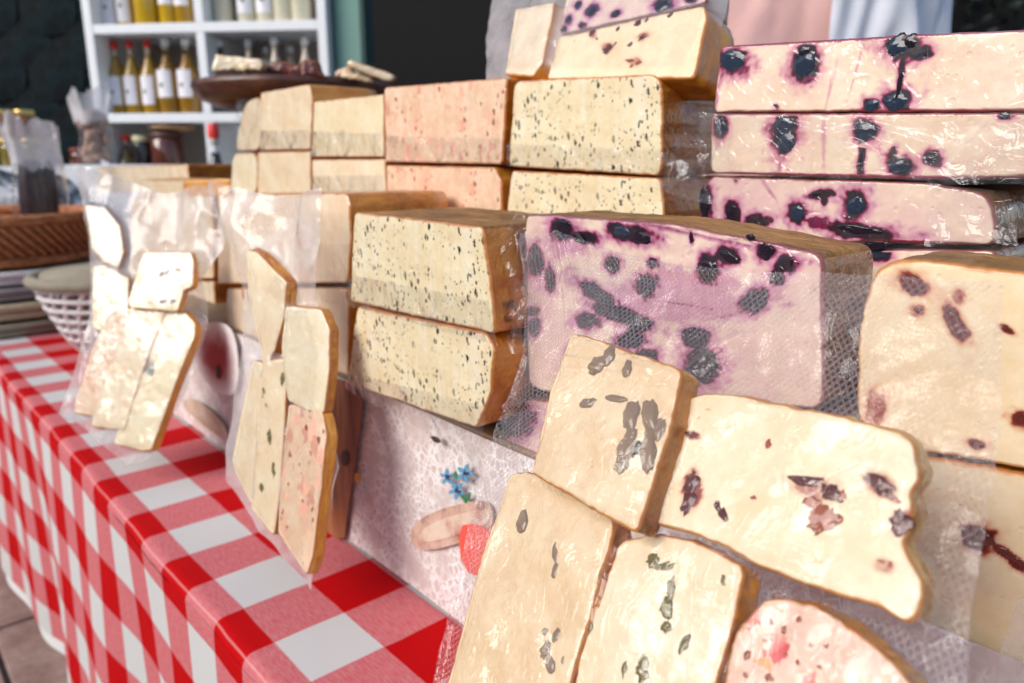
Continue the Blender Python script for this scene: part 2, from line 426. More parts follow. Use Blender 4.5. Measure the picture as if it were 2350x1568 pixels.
# lumps that the berries, nuts and flakes share
def lump(name, seed, amp, sub=3, flat=1.0, freq=2.2):
    bm = bmesh.new(); bmesh.ops.create_icosphere(bm, subdivisions=sub, radius=1)
    for v in bm.verts:
        d = v.co.normalized(); k = 1 + amp*mnoise.noise(d*freq + Vector((seed*3.7, seed, 0))) + amp*.5*mnoise.noise(d*freq*2.6 + Vector((0, seed*5, 1)))
        v.co = d*k; v.co.z *= flat
    me = bpy.data.meshes.new(name); bm.to_mesh(me); bm.free()
    me.polygons.foreach_set('use_smooth', [True]*len(me.polygons)); return me
LUMP = {}
def lumps(kind, mat, amp, flat=1.0, freq=2.2, k=4, sub=3):
    LUMP[kind] = []
    for i in range(k):
        me = lump(kind, i+len(LUMP)*9, amp, sub, flat, freq); me.materials.append(mat); LUMP[kind].append(me)
lumps('blueberry', M['blueberry'], .38, freq=2.6); lumps('dark_blueberry', M['darkberry'], .45, freq=2.4)
lumps('cranberry', M['cranberry'], .55, freq=1.7); lumps('fruit_flake', M['redflake'], .9, freq=1.5)
lumps('walnut', M['walnutbit'], .26, freq=2.0); lumps('pepper_piece', M['pepper'], .75, freq=1.6)
def bits(root, pl, off, kind, lst, rise=.22, sink=.0):
    """pieces embedded in a cut face, standing a little proud of it"""
    o0 = parent_origin(root)
    for i, q in enumerate(lst):
        px, py, rx, ry = q[:4]; rot = q[4] if len(q) > 4 else 0
        c, a, b = ellipse_axes(pl, off, px, py, rx, ry, rot)
        A = pl.e1*a[0] + pl.e2*a[1]; Bv = pl.e1*b[0] + pl.e2*b[1]
        h = min(A.length, Bv.length)*rise; Nn = pl.n*h
        pos = pl.up(c, off - h*.25 - sink) - o0
        mt = Matrix(((A.x, Bv.x, Nn.x, pos.x), (A.y, Bv.y, Nn.y, pos.y), (A.z, Bv.z, Nn.z, pos.z), (0, 0, 0, 1)))
        instance(kind.replace('dark_', ''), random.choice(LUMP[kind]), root, mt)

# ------------------------------------------------------------------ film sheets
def coons(top, right, bottom, left, ns, nt_):
    T, Bm = resample(np.array(top, float), ns, False), resample(np.array(bottom, float), ns, False)
    Lf, R = resample(np.array(left, float), nt_, False), resample(np.array(right, float), nt_, False)
    s = np.linspace(0, 1, ns)[None, :, None]; t = np.linspace(0, 1, nt_)[:, None, None]
    return ((1-t)*T[None] + t*Bm[None] + (1-s)*Lf[:, None] + s*R[:, None]
            - (1-s)*(1-t)*T[0] - s*(1-t)*T[-1] - (1-s)*t*Bm[0] - s*t*Bm[-1])
def grid_faces(ns, nt_): return [(j*ns+i, (j+1)*ns+i, (j+1)*ns+i+1, j*ns+i+1) for j in range(nt_-1) for i in range(ns-1)]
def film_sheet(root, pl, top, right, bottom, left, mat, ns=60, nt_=60, off=.001, amp=.002, freq=40, seed=0, obstacles=(), suck=.0009, creases=(),
               name='wrapper', tilt=None, lift=None):
    """a plastic sheet over the pieces: a membrane pulled down on the obstacles (px outline, height)"""
    P2 = coons(*[[pl.two(x, y) for x, y in e] for e in (top, right, bottom, left)], ns, nt_)
    H = np.zeros((nt_, ns)); con = np.zeros((nt_, ns))
    if obstacles:
        O = np.zeros((nt_, ns))
        for poly, h in obstacles:
            pp = [pl.two(x, y, h) for x, y in poly]; O = np.where(inside(P2, pp), np.maximum(O, h), O)
        H = O.copy()
        for _ in range(260):
            A = H.copy(); A[1:-1, 1:-1] = (H[2:, 1:-1]+H[:-2, 1:-1]+H[1:-1, 2:]+H[1:-1, :-2])/4
            H = np.maximum(O, A - suck); H = np.maximum(H, 0)
        con = (O > 0).astype(float)
        for _ in range(2):
            A = H.copy(); A[1:-1, 1:-1] = (H[2:, 1:-1]+H[:-2, 1:-1]+H[1:-1, 2:]+H[1:-1, :-2])/4; H = A
            A = con.copy(); A[1:-1, 1:-1] = (con[2:, 1:-1]+con[:-2, 1:-1]+con[1:-1, 2:]+con[1:-1, :-2])/4; con = A
    for line, ca, cw in creases:            # raised folds and seal lines in the plastic
        L2 = [pl.two(x, y) for x, y in line]; D = np.full((nt_, ns), 1e9)
        for a, b in zip(L2[:-1], L2[1:]):
            ab = b-a; u = np.clip(((P2-a) @ ab)/(ab @ ab), 0, 1); D = np.minimum(D, np.linalg.norm(P2 - (a + u[..., None]*ab), axis=-1))
        H = H + ca*np.exp(-(D/cw)**2)
    V = []
    for j in range(nt_):
        for i in range(ns):
            p = P2[j, i]; x, y = p[0]*freq, p[1]*freq
            r = 1-abs(nz(x+seed*3, y, seed))*2; r2 = 1-abs(nz(x*2.3+y*.6, y*1.4-x*.8, seed+5))*2
            d = amp*(.65*r + .4*r2 - .5)
            d *= (1-con[j, i]) + .06
            s_, t_ = i/(ns-1), j/(nt_-1)
            if lift: d += lift(s_, t_)
            V.append(pl.up(p, off + H[j, i] + d))
    o = mesh_obj(name, V, grid_faces(ns, nt_), mat, root)
    at = o.data.attributes.new('contact', 'FLOAT', 'POINT'); at.data.foreach_set('value', con.ravel())
    return o
def flap(root, pl, quad, mat=None, ns=34, off=.003, amp=.006, freq=30, seed=0, lift=None, name='wrapper'):
    a, b, c, d = quad      # top left, top right, bottom right, bottom left
    return film_sheet(root, pl, [a, b], [b, c], [d, c], [a, d], mat or M['flap'], ns, ns, off, amp, freq, seed, name=name, lift=lift)

def cheese_thing(name, label, outline, pl, depth, face, side, cat='cheese', group=None, **kw):
    pts = [pl.at(x, y) for x, y in outline]
    base = sum(pts, Vector())/len(pts); base.z = min(p.z for p in pts)
    root = thing(name, label, cat, base, group)
    slab(root, outline, pl, depth, face, side, **kw)
    return root

# ================================================================== THE SETTING
TZ = .76                                   # table top
def stone_mat():
    g = G('paving_stone'); n = g.noise(7, 5, .6); n2 = g.noise(60, 4, .65)
    c = g.mix(g.map(n, .3, .7), (.34, .18, .14), (.54, .36, .29)); c = g.mix(g.map(n2, .45, .8, 0, .5), c, (.16, .09, .085))
    g.principled(c, .8, g.bump(n2, .5, .004)); return g.m
STONE = stone_mat()
gm = plain('paving_joint', (.13, .12, .115), .95, .3, 20)
ground = mesh_obj('ground', [(-60, -60, 0), (60, -60, 0), (60, 80, 0), (-60, 80, 0)], [(0, 1, 2, 3)], gm, smooth=False)
ground['kind'] = 'structure'
for i in range(9):
    for j in range(9):
        x0, y0 = -.60 + i*.245 - (.12 if j % 2 else 0), 1.0 + j*.36
        zt = .012 + .003*nz(i*1.7, j*2.3)
        box('paving_slab', x0+.006, x0+.239, y0+.007, y0+.353, .001, zt, STONE, ground, bevel=.004)

# dark wall of rounded scales at the back, in three bays
def shingle_mat():
    g = G('dark_scale'); n = g.noise(9, 4, .6); c = g.mix(g.map(n, .35, .7), (.0015, .003, .004), (.006, .018, .022))
    g.principled(c, .85, g.bump(g.noise(60, 3), .3, .004), Specular_IOR_Level=.2); return g.m
SCALE = shingle_mat(); BLACK = plain('black_paint', (.0016, .0015, .0018), .9, .3, 5)
def frame(px, py, d, yaw=0):
    """an origin in the world and a rotation about z whose local -y looks back at the photographer"""
    p = depth_pt(px, py, d); return p, -TH + yaw
wall_o, wall_r = frame(100, 384, 4.3)
wall = thing('scale_wall', 'dark teal wall clad in rounded fish scale tiles behind the shelves', 'wall', (wall_o.x, wall_o.y, 0), rz=wall_r)
box('backing', -3.2, 1.05, .03, .12, 0, 3.2, BLACK, wall)
def scale_mesh():
    V, Fc = [], []; k = 12; Rr = .155
    pr = [(-Rr, .22)] + [(-Rr*math.cos(math.pi*i/k), -Rr*.75*math.sin(math.pi*i/k)) for i in range(k+1)] + [(Rr, .22)]
    for x, z in pr: V.append((x*.96, -.012 - .03*(1-((z+.12)/.34)**2)*.6, z))
    V.append((0, -.045, .03)); c = len(V)-1
    for i in range(len(pr)): Fc.append((c, i, (i+1) % len(pr)))
    n0 = len(V)
    for x, z in pr: V.append((x*.96, .02, z))
    for i in range(len(pr)):
        j = (i+1) % len(pr); Fc.append((i, n0+i, n0+j, j))
    me = bpy.data.meshes.new('scale_tile'); me.from_pydata(V, [], Fc); me.materials.append(SCALE); me.update(); return me
SM = scale_mesh()
for r in range(9):
    for q in range(8):
        x = -1.55 + q*.31 + (.155 if r % 2 else 0); z = 1.05 + r*.165
        if x > 1.0: continue
        instance('scale_tile', SM, wall, Matrix.Translation((x, -.006*(r % 2), z)) @ Matrix.Rotation(.03*nz(q*1.3, r*1.9), 4, 'Y'))
bk_o, bk_r = frame(960, 384, 4.4)
bk = thing('black_doorway', 'black unlit doorway between the shelf unit and the hanging cheeses', 'doorway', (bk_o.x, bk_o.y, 0), rz=bk_r)
box('dark_panel', -.75, 2.0, .05, .12, 0, 3.3, BLACK, bk); box('lintel', -.75, 2.0, -.02, .04, 3.0, 3.3, BLACK, bk)  # flat black sheet stands in for the shade of the stall interior
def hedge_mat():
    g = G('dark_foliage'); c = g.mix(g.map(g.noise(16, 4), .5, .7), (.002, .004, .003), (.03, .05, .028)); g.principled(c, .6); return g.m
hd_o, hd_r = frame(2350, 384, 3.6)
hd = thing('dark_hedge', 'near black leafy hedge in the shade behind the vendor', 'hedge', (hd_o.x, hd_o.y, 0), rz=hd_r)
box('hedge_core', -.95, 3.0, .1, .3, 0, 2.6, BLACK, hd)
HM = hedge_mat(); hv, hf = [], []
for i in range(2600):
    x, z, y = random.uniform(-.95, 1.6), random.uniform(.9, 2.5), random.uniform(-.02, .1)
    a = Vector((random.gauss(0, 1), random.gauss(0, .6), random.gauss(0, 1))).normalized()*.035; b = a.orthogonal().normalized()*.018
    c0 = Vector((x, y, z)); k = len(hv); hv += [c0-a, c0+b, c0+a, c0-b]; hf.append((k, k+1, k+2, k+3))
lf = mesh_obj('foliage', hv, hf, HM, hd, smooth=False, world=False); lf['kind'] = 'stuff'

# ------------------------------------------------------------------ the table under its gingham cloth
FOLD = .187; DROP = .47; YA, YB = -.55, 2.55
def gingham():
    g = G('red_gingham'); uv = g.n('UVMap'); sep = g.n('SeparateXYZ'); g.l(uv.outputs[0], sep.inputs[0])
    wv = g.n('TexWave', wave_type='BANDS', bands_direction='X'); wv.inputs['Scale'].default_value = 420; g.l(uv.outputs[0], wv.inputs[0])
    wh = g.n('TexWave', wave_type='BANDS', bands_direction='Y'); wh.inputs['Scale'].default_value = 420; g.l(uv.outputs[0], wh.inputs[0])
    fz = g.math('MULTIPLY', g.math('SUBTRACT', g.noise(900, 2, .5, g.n('UVMap').outputs[0]), .5), .0016)
    def stripe(s, off):
        f = g.math('FRACT', g.math('DIVIDE', g.math('ADD', g.math('ADD', s, fz), off + 12.6), .126))
        return g.map(f, .492, .508, 1, 0)
    a = stripe(sep.outputs[0], -.531+.126*5); b = stripe(sep.outputs[1], .0355)
    thread = g.n('TexNoise'); thread.inputs['Scale'].default_value = 420; thread.inputs['Detail'].default_value = 3
    mp = g.n('Mapping'); mp.inputs['Scale'].default_value = (.25, 1.6, 1); g.l(uv.outputs[0], mp.inputs[0]); g.l(mp.outputs[0], thread.inputs[0])
    white = (.64, .625, .60); red = (.52, .0, .002)
    pinkf = g.map(thread.outputs[0], .25, .75, .66, .88)
    both = g.math('MULTIPLY', a, b); one = g.math('SUBTRACT', g.math('ADD', a, b), g.math('MULTIPLY', both, 2))
    col = g.mix(g.math('MULTIPLY', one, pinkf), white, (.62, .035, .055)); col = g.mix(both, col, red)
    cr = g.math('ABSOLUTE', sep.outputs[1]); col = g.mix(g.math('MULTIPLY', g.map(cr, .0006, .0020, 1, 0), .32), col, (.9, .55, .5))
    h = g.math('ADD', g.math('ADD', wv.outputs[0], wh.outputs[0]), g.math('MULTIPLY', g.noise(30, 3), 2))
    g.principled(col, .8, g.bump(h, .25, .0008), Specular_IOR_Level=.12); return g.m
def make_cloth():
    ss = list(np.r_[-DROP:-.02:40j, -.018:.03:14j, .034:.75:40j]); ys = np.linspace(YA, YB, 220)
    V, UV = [], []
    R = .011
    for s in ss:
        for y in ys:
            if s < -R: x, z = FOLD, TZ + s + R*.43
            elif s < R: a = (s+R)/(2*R)*math.pi/2; x, z = FOLD + R*(1-math.cos(a)), TZ - R + R*math.sin(a) + (.0)
            else: x, z = FOLD + s, TZ
            x += (.0035*nz(y*7.3, 1.7) + .0012*nz(y*31, 4.1))*max(0, 1-abs(s)/.10)
            if s < -R:
                t = (-s-R)/DROP; wob = .014*math.sin(y*9.5+.6)+.008*math.sin(y*23+1)
                x += -.012*t + wob*t; z += .012*math.sin(y*11)*t*t
            else:
                k = min(1, max(0, (s-R)/.06)); z += .0012*nz(s*14, y*9)*k + .0008*nz(s*40, y*30)*k
                z += .0016*math.exp(-((s-.135)/.005)**2) + .0014*math.exp(-((y-.80-.04*s)/.006)**2) + .0012*math.exp(-((y-1.42)/.006)**2)
                if y < .75: z += .002*k*max(0, nz(y*16+1, s*3))
            V.append((x, y, z)); UV.append((y, s))
    n = len(ys); F = [(i*n+j, i*n+j+1, (i+1)*n+j+1, (i+1)*n+j) for i in range(len(ss)-1) for j in range(n-1)]
    o = mesh_obj('gingham_tablecloth', V, F, gingham())
    uv = o.data.uv_layers.new(name='UVMap')
    for l in o.data.loops: uv.data[l.index].uv = UV[l.vertex_index]
    return o
tag(make_cloth(), 'red and white gingham tablecloth hanging over the long market table', 'tablecloth')
tb = thing('market_table', 'long market table hidden under the gingham cloth', 'table', (.5, 1.0, 0))
WOOD = plain('table_wood', (.25, .16, .09), .6, .3, 20)
def pbox(name, par, x0, x1, y0, y1, z0, z1, m, bevel=.002):
    q = parent_origin(par); return box(name, x0-q.x, x1-q.x, y0-q.y, y1-q.y, z0-q.z, z1-q.z, m, par, bevel)
pbox('tabletop', tb, FOLD+.012, 1.0, YA+.02, YB-.02, TZ-.045, TZ-.012, WOOD)
for x in (.25, .93):
    for y in (YA+.1, YB-.1): pbox('leg', tb, x-.03, x+.03, y-.03, y+.03, 0, TZ-.047, WOOD)
und_v, und_f = [], []
for j in range(160):
    y = YA + (YB-YA)*j/159
    for k in range(6):
        z = TZ-.02 - (DROP+.030-.02)*k/5; wob = .014*math.sin(y*9.5+.6)+.008*math.sin(y*23+1)
        und_v.append((FOLD+.006 + (wob-.012)*k/5, y, z + .01*math.sin(y*11)*(k/5)**2))
for j in range(159):
    for k in range(5): und_f.append((j*6+k, (j+1)*6+k, (j+1)*6+k+1, j*6+k+1))
tag(mesh_obj('white_undercloth', und_v, und_f, plain('white_linen', (.78, .77, .74), .85, .05)), 'plain white undercloth showing as a hem below the gingham', 'undercloth')

# ------------------------------------------------------------------ stepped riser under the cheeses, its front covered in printed paper
def paper_mat():
    g = G('printed_fibre_paper')
    v = g.vor(120, g.coord((1, 1, 1)), 'DISTANCE_TO_EDGE'); v2 = g.vor(75, g.coord((1, 1.3, .8), (.5, .2, .1)), 'DISTANCE_TO_EDGE')
    f = g.math('MAXIMUM', g.map(v.outputs['Distance'], .0, .16, 1, 0), g.map(v2.outputs['Distance'], .0, .10, 1, 0))
    f = g.math('MULTIPLY', f, g.map(g.noise(40, 3), .3, .62))
    c = g.mix(f, (.64, .535, .50), (.92, .89, .87))
    g.principled(c, .6, g.bump(f, .25, .001)); return g.m
PAPER = paper_mat()
RX = .346
rs_ = thing('display_riser', 'stepped display riser with a printed white paper front under the cheeses', 'riser', (.5, .5, TZ))
rz1 = .935
pbox('lower_step', rs_, RX+.002, .49, -.3, 1.19, TZ+.002, rz1, WOOD)
pbox('upper_step', rs_, .492, .80, -.3, 1.7, TZ+.002, 1.045, WOOD)
PR = PX(RX)
V, F = [], []
ny, nzv = 90, 24
for j in range(ny):
    y = -.3 + 1.495*j/(ny-1)
    for k in range(nzv):
        z = TZ+.004 + (rz1-TZ-.004)*k/(nzv-1)
        V.append((RX - .0035 - .0025*nz(y*7, z*9) - .016*max(0, 1-(y+.3)/.95)*(1-k/(nzv-1)), y, z))
F = [(j*nzv+k, j*nzv+k+1, (j+1)*nzv+k+1, (j+1)*nzv+k) for j in range(ny-1) for k in range(nzv-1)]
mesh_obj('printed_cover', V, F, PAPER, rs_)
def prn(name, pts, m, off=.010, it=2):
    P = [PR.at(x, y, off) for x, y in pts]; 
    if it: P = [PR.up(q, off) for q in chaikin([PR.two(x, y, off) for x, y in pts], it)]
    c = sum(P, Vector())/len(P); V = [c]+P; n = len(P); V += [p + PR.n*-.0006 for p in P]
    F = [(0, 1+i, 1+(i+1) % n) for i in range(n)] + [(1+i, 1+n+i, 1+n+(i+1) % n, 1+(i+1) % n) for i in range(n)]
    o = mesh_obj(name, V, F, m, rs_, smooth=False)
    at = o.data.attributes.new('ink', 'FLOAT', 'POINT'); at.data.foreach_set('value', [1.0] + [0.0]*(2*n)); return o
PBLUE, PBLUE2, PGREEN = plain('print_blue', (.12, .33, .52), .6), plain('print_dark_blue', (.015, .06, .13), .6), plain('print_green', (.04, .22, .09), .6)
PRED = plain('print_red', (.85, .10, .07), .6, .25, 60); PORANGE = plain('print_orange', (.62, .26, .02), .6); PDARK = plain('print_brown', (.05, .025, .02), .6)
def wood_print():
    g = G('print_wood_grain'); n = g.noise(60, 4, .6, g.coord((1, 1, .12)))
    g.principled(g.ramp(n, [(.3, (.10, .03, .015)), (.5, (.26, .09, .035)), (.7, (.42, .20, .11))]), .6); return g.m
def blot(name, a, b, c):
    g = G(name); n = g.noise(38, 5, .65); g.principled(g.ramp(n, [(.35, a), (.5, b), (.66, c)]), .6); return g.m
def soft_blot(name, a, b):
    g = G(name); k = g.map(g.math('ADD', g.attr('ink'), g.math('MULTIPLY', g.math('SUBTRACT', g.noise(60, 4), .5), .35)), .0, .7)
    g.principled(g.mix(k, b, a), .6); return g.m
for cx, cy, r, rot in ((1025, 1095, 17, 0), (1066, 1087, 20, 20), (1047, 1126, 19, 40)):
    for k in range(5):
        a = math.radians(rot + k*72 - 90); ca, sa = math.cos(a), math.sin(a)
        pts = [(cx+ca*u*r - sa*v_*r, cy+sa*u*r*1.15 + ca*v_*r) for u, v_ in ((.1, 0), (.5, -.34), (1.15, 0), (.5, .34))]
        prn('flower_petal', pts, PBLUE, off=.0105 + .0004*k)
    prn('flower_eye', [(cx-4, cy-5), (cx+4, cy-5), (cx+4, cy+5), (cx-4, cy+5)], PBLUE2, off=.0135)
for pts in ([(1040, 1085), (1047, 1080), (1052, 1100), (1045, 1102)], [(1062, 1150), (1080, 1125), (1078, 1140), (1070, 1158)], [(1050, 1128), (1066, 1140), (1076, 1152), (1060, 1146)]):
    prn('flower_leaf', pts, PGREEN, off=.0104)
prn('sausage_print', [(940, 1225), (950, 1200), (1000, 1172), (1060, 1155), (1130, 1145), (1130, 1228), (1060, 1245), (1000, 1262), (950, 1262)],
    blot('print_sausage', (.30, .13, .09), (.60, .38, .29), (.74, .54, .43)), off=.0100)
prn('sausage_shine', [(960, 1222), (1000, 1196), (1070, 1176), (1125, 1168), (1125, 1200), (1065, 1222), (1000, 1243), (965, 1244)],
    blot('print_sausage_light', (.52, .25, .18), (.72, .54, .42), (.80, .66, .52)), off=.0108)
prn('ribbon_print', [(1050, 1208), (1095, 1200), (1140, 1230), (1120, 1330), (1060, 1310)], PRED, off=.0116, it=1)
prn('wood_strip_print', [(690, 850), (835, 885), (824, 1010), (802, 1150), (786, 1262), (690, 1180)], wood_print(), it=1)
prn('knot_print', [(785, 1035), (795, 1033), (800, 1050), (795, 1070), (785, 1068), (781, 1050)], PDARK, off=.0112)
prn('spot_print', [(812, 1086), (826, 1086), (828, 1105), (814, 1108)], PORANGE, off=.0112)
prn('spot_print', [(812, 1128), (832, 1122), (834, 1145), (816, 1150)], plain('print_grey', (.60, .52, .53), .6), off=.0112)
prn('knot_print', [(985, 1000), (1005, 1003), (1012, 1018), (996, 1016)], PDARK, off=.0112)
tomo = prn('tomato_print', [(440, 745), (520, 735), (545, 790), (548, 880), (530, 915), (480, 890), (440, 830)], soft_blot('print_tomato', (.40, .03, .03), (.84, .78, .76)), off=.0100)
prn('seed_print', [(493, 840), (502, 838), (506, 868), (497, 872)], PDARK, off=.0115)
prn('ground_print', [(410, 930), (440, 905), (520, 975), (520, 1020)], blot('print_sand', (.45, .34, .22), (.60, .46, .34), (.68, .58, .48)), off=.0102)

# ================================================================== CHEESES, BACK TIER
GA, GB, GP = 'cheeses stacked on the upper tier', 'cheeses stacked on the lower tier', 'cut pieces in the vacuum bags'
A = PX(.48); A5 = PX(.45)
AM, WR = M['amber'], (M['amber'], M['wrinkled'])
def seam(root, pl, x0, x1, yt0, yt1, yb0, yb1, seed=0, off=.0025, amp=.0012, mat=None):
    film_sheet(root, pl, [(x0, yt0), (x1, yt1)], [(x1, yt1), (x1, yb1)], [(x0, yb0), (x1, yb1)], [(x0, yt0), (x0, yb0)], mat or M['seam'], 70, 18,
               off, amp, 70, seed, name='film_seam')
o = cheese_thing('cheese_block', 'pale cheese at the far left end of the upper tier, rounded in loose film', [(560, 236), (600, 218), (600, 346), (538, 346)], A, .08, M['cream'], AM, group=GA, seed=1, cr=.012)
flap(o, PX(.475), [(548, 228), (602, 225), (600, 345), (532, 348)], seed=4, ns=24, amp=.004)
o = cheese_thing('cheese_block', 'pale cheese at the foot of the far left end of the upper tier', [(534, 351), (590, 351), (590, 446), (528, 446)], A, .08, M['pale'], AM, group=GA, seed=2, cr=.010)
o = cheese_thing('cheese_block', 'plain cream cheese with an orange rind standing left below the wooden board', [(598, 213), (708, 193), (717, 232), (712, 344), (597, 346)], A, .10, M['cream'], M['orange'], group=GA, seed=3)
seam(o, A, 600, 712, 300, 298, 344, 342, 5)
o = cheese_thing('cheese_block', 'plain cream cheese lying under the orange rinded cream cheese', [(592, 349), (712, 347), (714, 446), (590, 446)], A, .10, M['cream'], AM, group=GA, seed=4)
o = cheese_thing('cheese_block', 'cream cheese with faint grey veins left of the pink chili cheese', [(719, 233), (880, 216), (882, 361), (714, 361)], A, .10, M['blue'], AM, group=GA, seed=5)
seam(o, A, 716, 880, 302, 306, 360, 360, 6)
o = cheese_thing('cheese_block', 'pale film wrapped cheese under the grey veined cream cheese', [(717, 366), (883, 365), (885, 450), (716, 450)], A, .10, M['pale'], AM, group=GA, seed=6)
seam(o, A, 718, 884, 405, 402, 448, 448, 7)
o = cheese_thing('cheese_block', 'salmon pink chili speckled cheese on top, with an amber rind', [(882, 201), (1164, 178), (1152, 378), (884, 372)], A, .11, M['chili'], AM, group=GA, seed=7)
seam(o, A, 884, 1154, 312, 318, 372, 377, 8)
o = cheese_thing('cheese_block', 'salmon pink chili speckled cheese lying beneath its pink twin', [(886, 379), (1135, 384), (1150, 420), (1152, 500), (888, 500)], A, .11, M['chili'], M['orange'], group=GA, seed=8)
o = cheese_thing('cheese_block', 'herb flecked cheese with brown rind on top, touching the big blueberry cheese', [(1180, 186), (1502, 170), (1521, 198), (1518, 405), (1166, 382)], A, .12, M['herb'], AM, group=GA, seed=9, cr=.004)
seam(o, A, 1168, 1518, 330, 342, 382, 402, 9)
o = cheese_thing('cheese_block', 'herb flecked cheese lying beneath its herb twin on the upper tier', [(1174, 392), (1515, 409), (1526, 510), (1160, 510)], A, .12, M['herb'], AM, group=GA, seed=10)
# blueberry pile
BB = M['berry_clear']
S1 = [(1680, 140, 30, 26, 0), (1845, 150, 26, 34, 20), (1850, 118, 18, 16), (2070, 105, 38, 32), (2067, 175, 6, 62, 6), (2056, 232, 32, 24), (2000, 241, 20, 15, -30), (2118, 120, 22, 12, -35),
      (1650, 200, 4, 60, 10, .40), (1905, 205, 3, 60, 14, .22), (1965, 160, 2, 60, 16, .28), (1650, 105, 60, 3, 0, .6), (1850, 97, 200, 3, -3, .6), (2200, 256, 160, 3, 0, .45), (1780, 245, 5, 5)]
o = cheese_thing('blueberry_cheese', 'cream cheese with whole blueberries, topmost of the pile at upper right', [(1650, 106), (2080, 80), (2350, 68), (2460, 64), (2470, 258), (2350, 257), (1636, 259)], A5, .12, BB, M['darkrind'], group=GA, seed=11, n=220, m=46, stains=S1)
bits(o, A5, 0, 'blueberry', [(1680, 138, 27, 22, 10), (1847, 150, 22, 27, 20), (2062, 102, 24, 24), (2058, 232, 27, 21), (2000, 241, 18, 13, -30), (2115, 122, 20, 9, -35)])
bits(o, A5, 0, 'dark_blueberry', [(1846, 117, 13, 13), (2092, 94, 16, 16), (2068, 172, 5, 52, 6)])
S2 = [(1652, 292, 14, 26), (1800, 300, 25, 45, 10), (1985, 300, 26, 24), (1978, 355, 7, 40, 4), (2065, 382, 30, 20), (2140, 365, 18, 14), (2305, 265, 14, 10), (2050, 350, 6, 14, 20), (1890, 330, 4, 50, 0, .3), (1790, 370, 4, 30, 0, .35), (1900, 402, 260, 3, 1, .5)]
o = cheese_thing('blueberry_cheese', 'cream cheese with blueberries under crumpled shiny film, second in the upper right pile', [(1630, 261), (2345, 258), (2460, 260), (2470, 412), (2350, 408), (2120, 413), (1628, 398)], PX(.450), .12, BB, M['darkrind'], group=GA, seed=12, n=220, m=46, stains=S2)
bits(o, PX(.450), 0, 'blueberry', [(1653, 292, 11, 22), (1798, 288, 22, 22), (1806, 325, 20, 24), (1986, 300, 24, 22), (2066, 382, 26, 16), (2305, 265, 12, 8)])
bits(o, PX(.450), 0, 'dark_blueberry', [(1979, 352, 6, 34, 4), (2138, 366, 14, 10)])
F5 = PX(.446)
film_sheet(o, F5, [(1610, 262), (2080, 260), (2440, 258)], [(2440, 258), (2440, 412)], [(1636, 402), (2120, 415), (2440, 412)], [(1610, 262), (1596, 330), (1636, 402)], M['flap'], 130, 50, .000, .0016, 30, 20,
           creases=[([(1650, 268), (1800, 275), (1900, 310), (2000, 290), (2140, 330)], .003, .002), ([(1660, 385), (1700, 350), (1760, 330)], .003, .002), ([(2130, 420), (2240, 330), (2350, 215)], .006, .003), ([(1880, 262), (1870, 400)], .002, .002), ([(2180, 345), (2350, 310)], .004, .002), ([(1600, 265), (2380, 258)], .0025, .002)], name='wrapper')
flap(o, F5, [(1590, 255), (1660, 262), (1690, 400), (1520, 420)], seed=22, amp=.008, ns=40)
flap(o, PX(.44), [(2350, 215), (2420, 235), (2440, 420), (2125, 425)], seed=24, amp=.006, ns=44)
S3 = [(1617, 462, 17, 38), (1680, 487, 17, 24), (1735, 508, 26, 14), (1880, 447, 24, 9, -10), (1892, 460, 6, 12), (1962, 470, 25, 30), (1830, 490, 20, 22, 10), (1970, 530, 75, 16, 8), (1960, 500, 8, 40, 0, .6), (1890, 515, 50, 12, 15, .6), (2010, 562, 40, 14), (1760, 430, 3, 40, -35, .3), (2090, 556, 130, 4, 4, .6), (1690, 413, 3, 8)]
o = cheese_thing('blueberry_cheese', 'purple stained blueberry cheese, third down in the upper right pile', [(1630, 404), (2120, 419), (2255, 442), (2282, 470), (2288, 562), (2140, 562), (2000, 556), (1850, 560), (1600, 560), (1605, 450)], PX(.452), .12, M['berry'], M['darkrind'], group=GA, seed=13, n=220, m=46, stains=S3)
bits(o, PX(.452), 0, 'blueberry', [(1830, 490, 17, 18, 10), (1962, 472, 19, 21)])
bits(o, PX(.452), 0, 'dark_blueberry', [(1617, 462, 12, 32), (1680, 487, 14, 18), (1878, 446, 16, 6, -10), (1970, 528, 50, 9, 8), (2010, 562, 30, 9)])
flap(o, PX(.445), [(2130, 420), (2320, 440), (2350, 590), (2130, 590)], seed=25, amp=.005, ns=44)
flap(o, PX(.44), [(1530, 330), (1610, 400), (1640, 470), (1500, 430)], seed=26, amp=.008, ns=36)
o = cheese_thing('blueberry_cheese', 'blueberry cheese at the foot of the upper right pile, mostly hidden', [(1600, 566), (2000, 572), (2140, 572), (2290, 575), (2290, 690), (1600, 690)], PX(.455), .12, BB, M['darkrind'], group=GA, seed=14, n=180, m=30, stains=[(2010, 583, 30, 16), (2120, 600, 60, 8, 0, .4)])
bits(o, PX(.455), 0, 'blueberry', [(2010, 582, 28, 12, 8)])
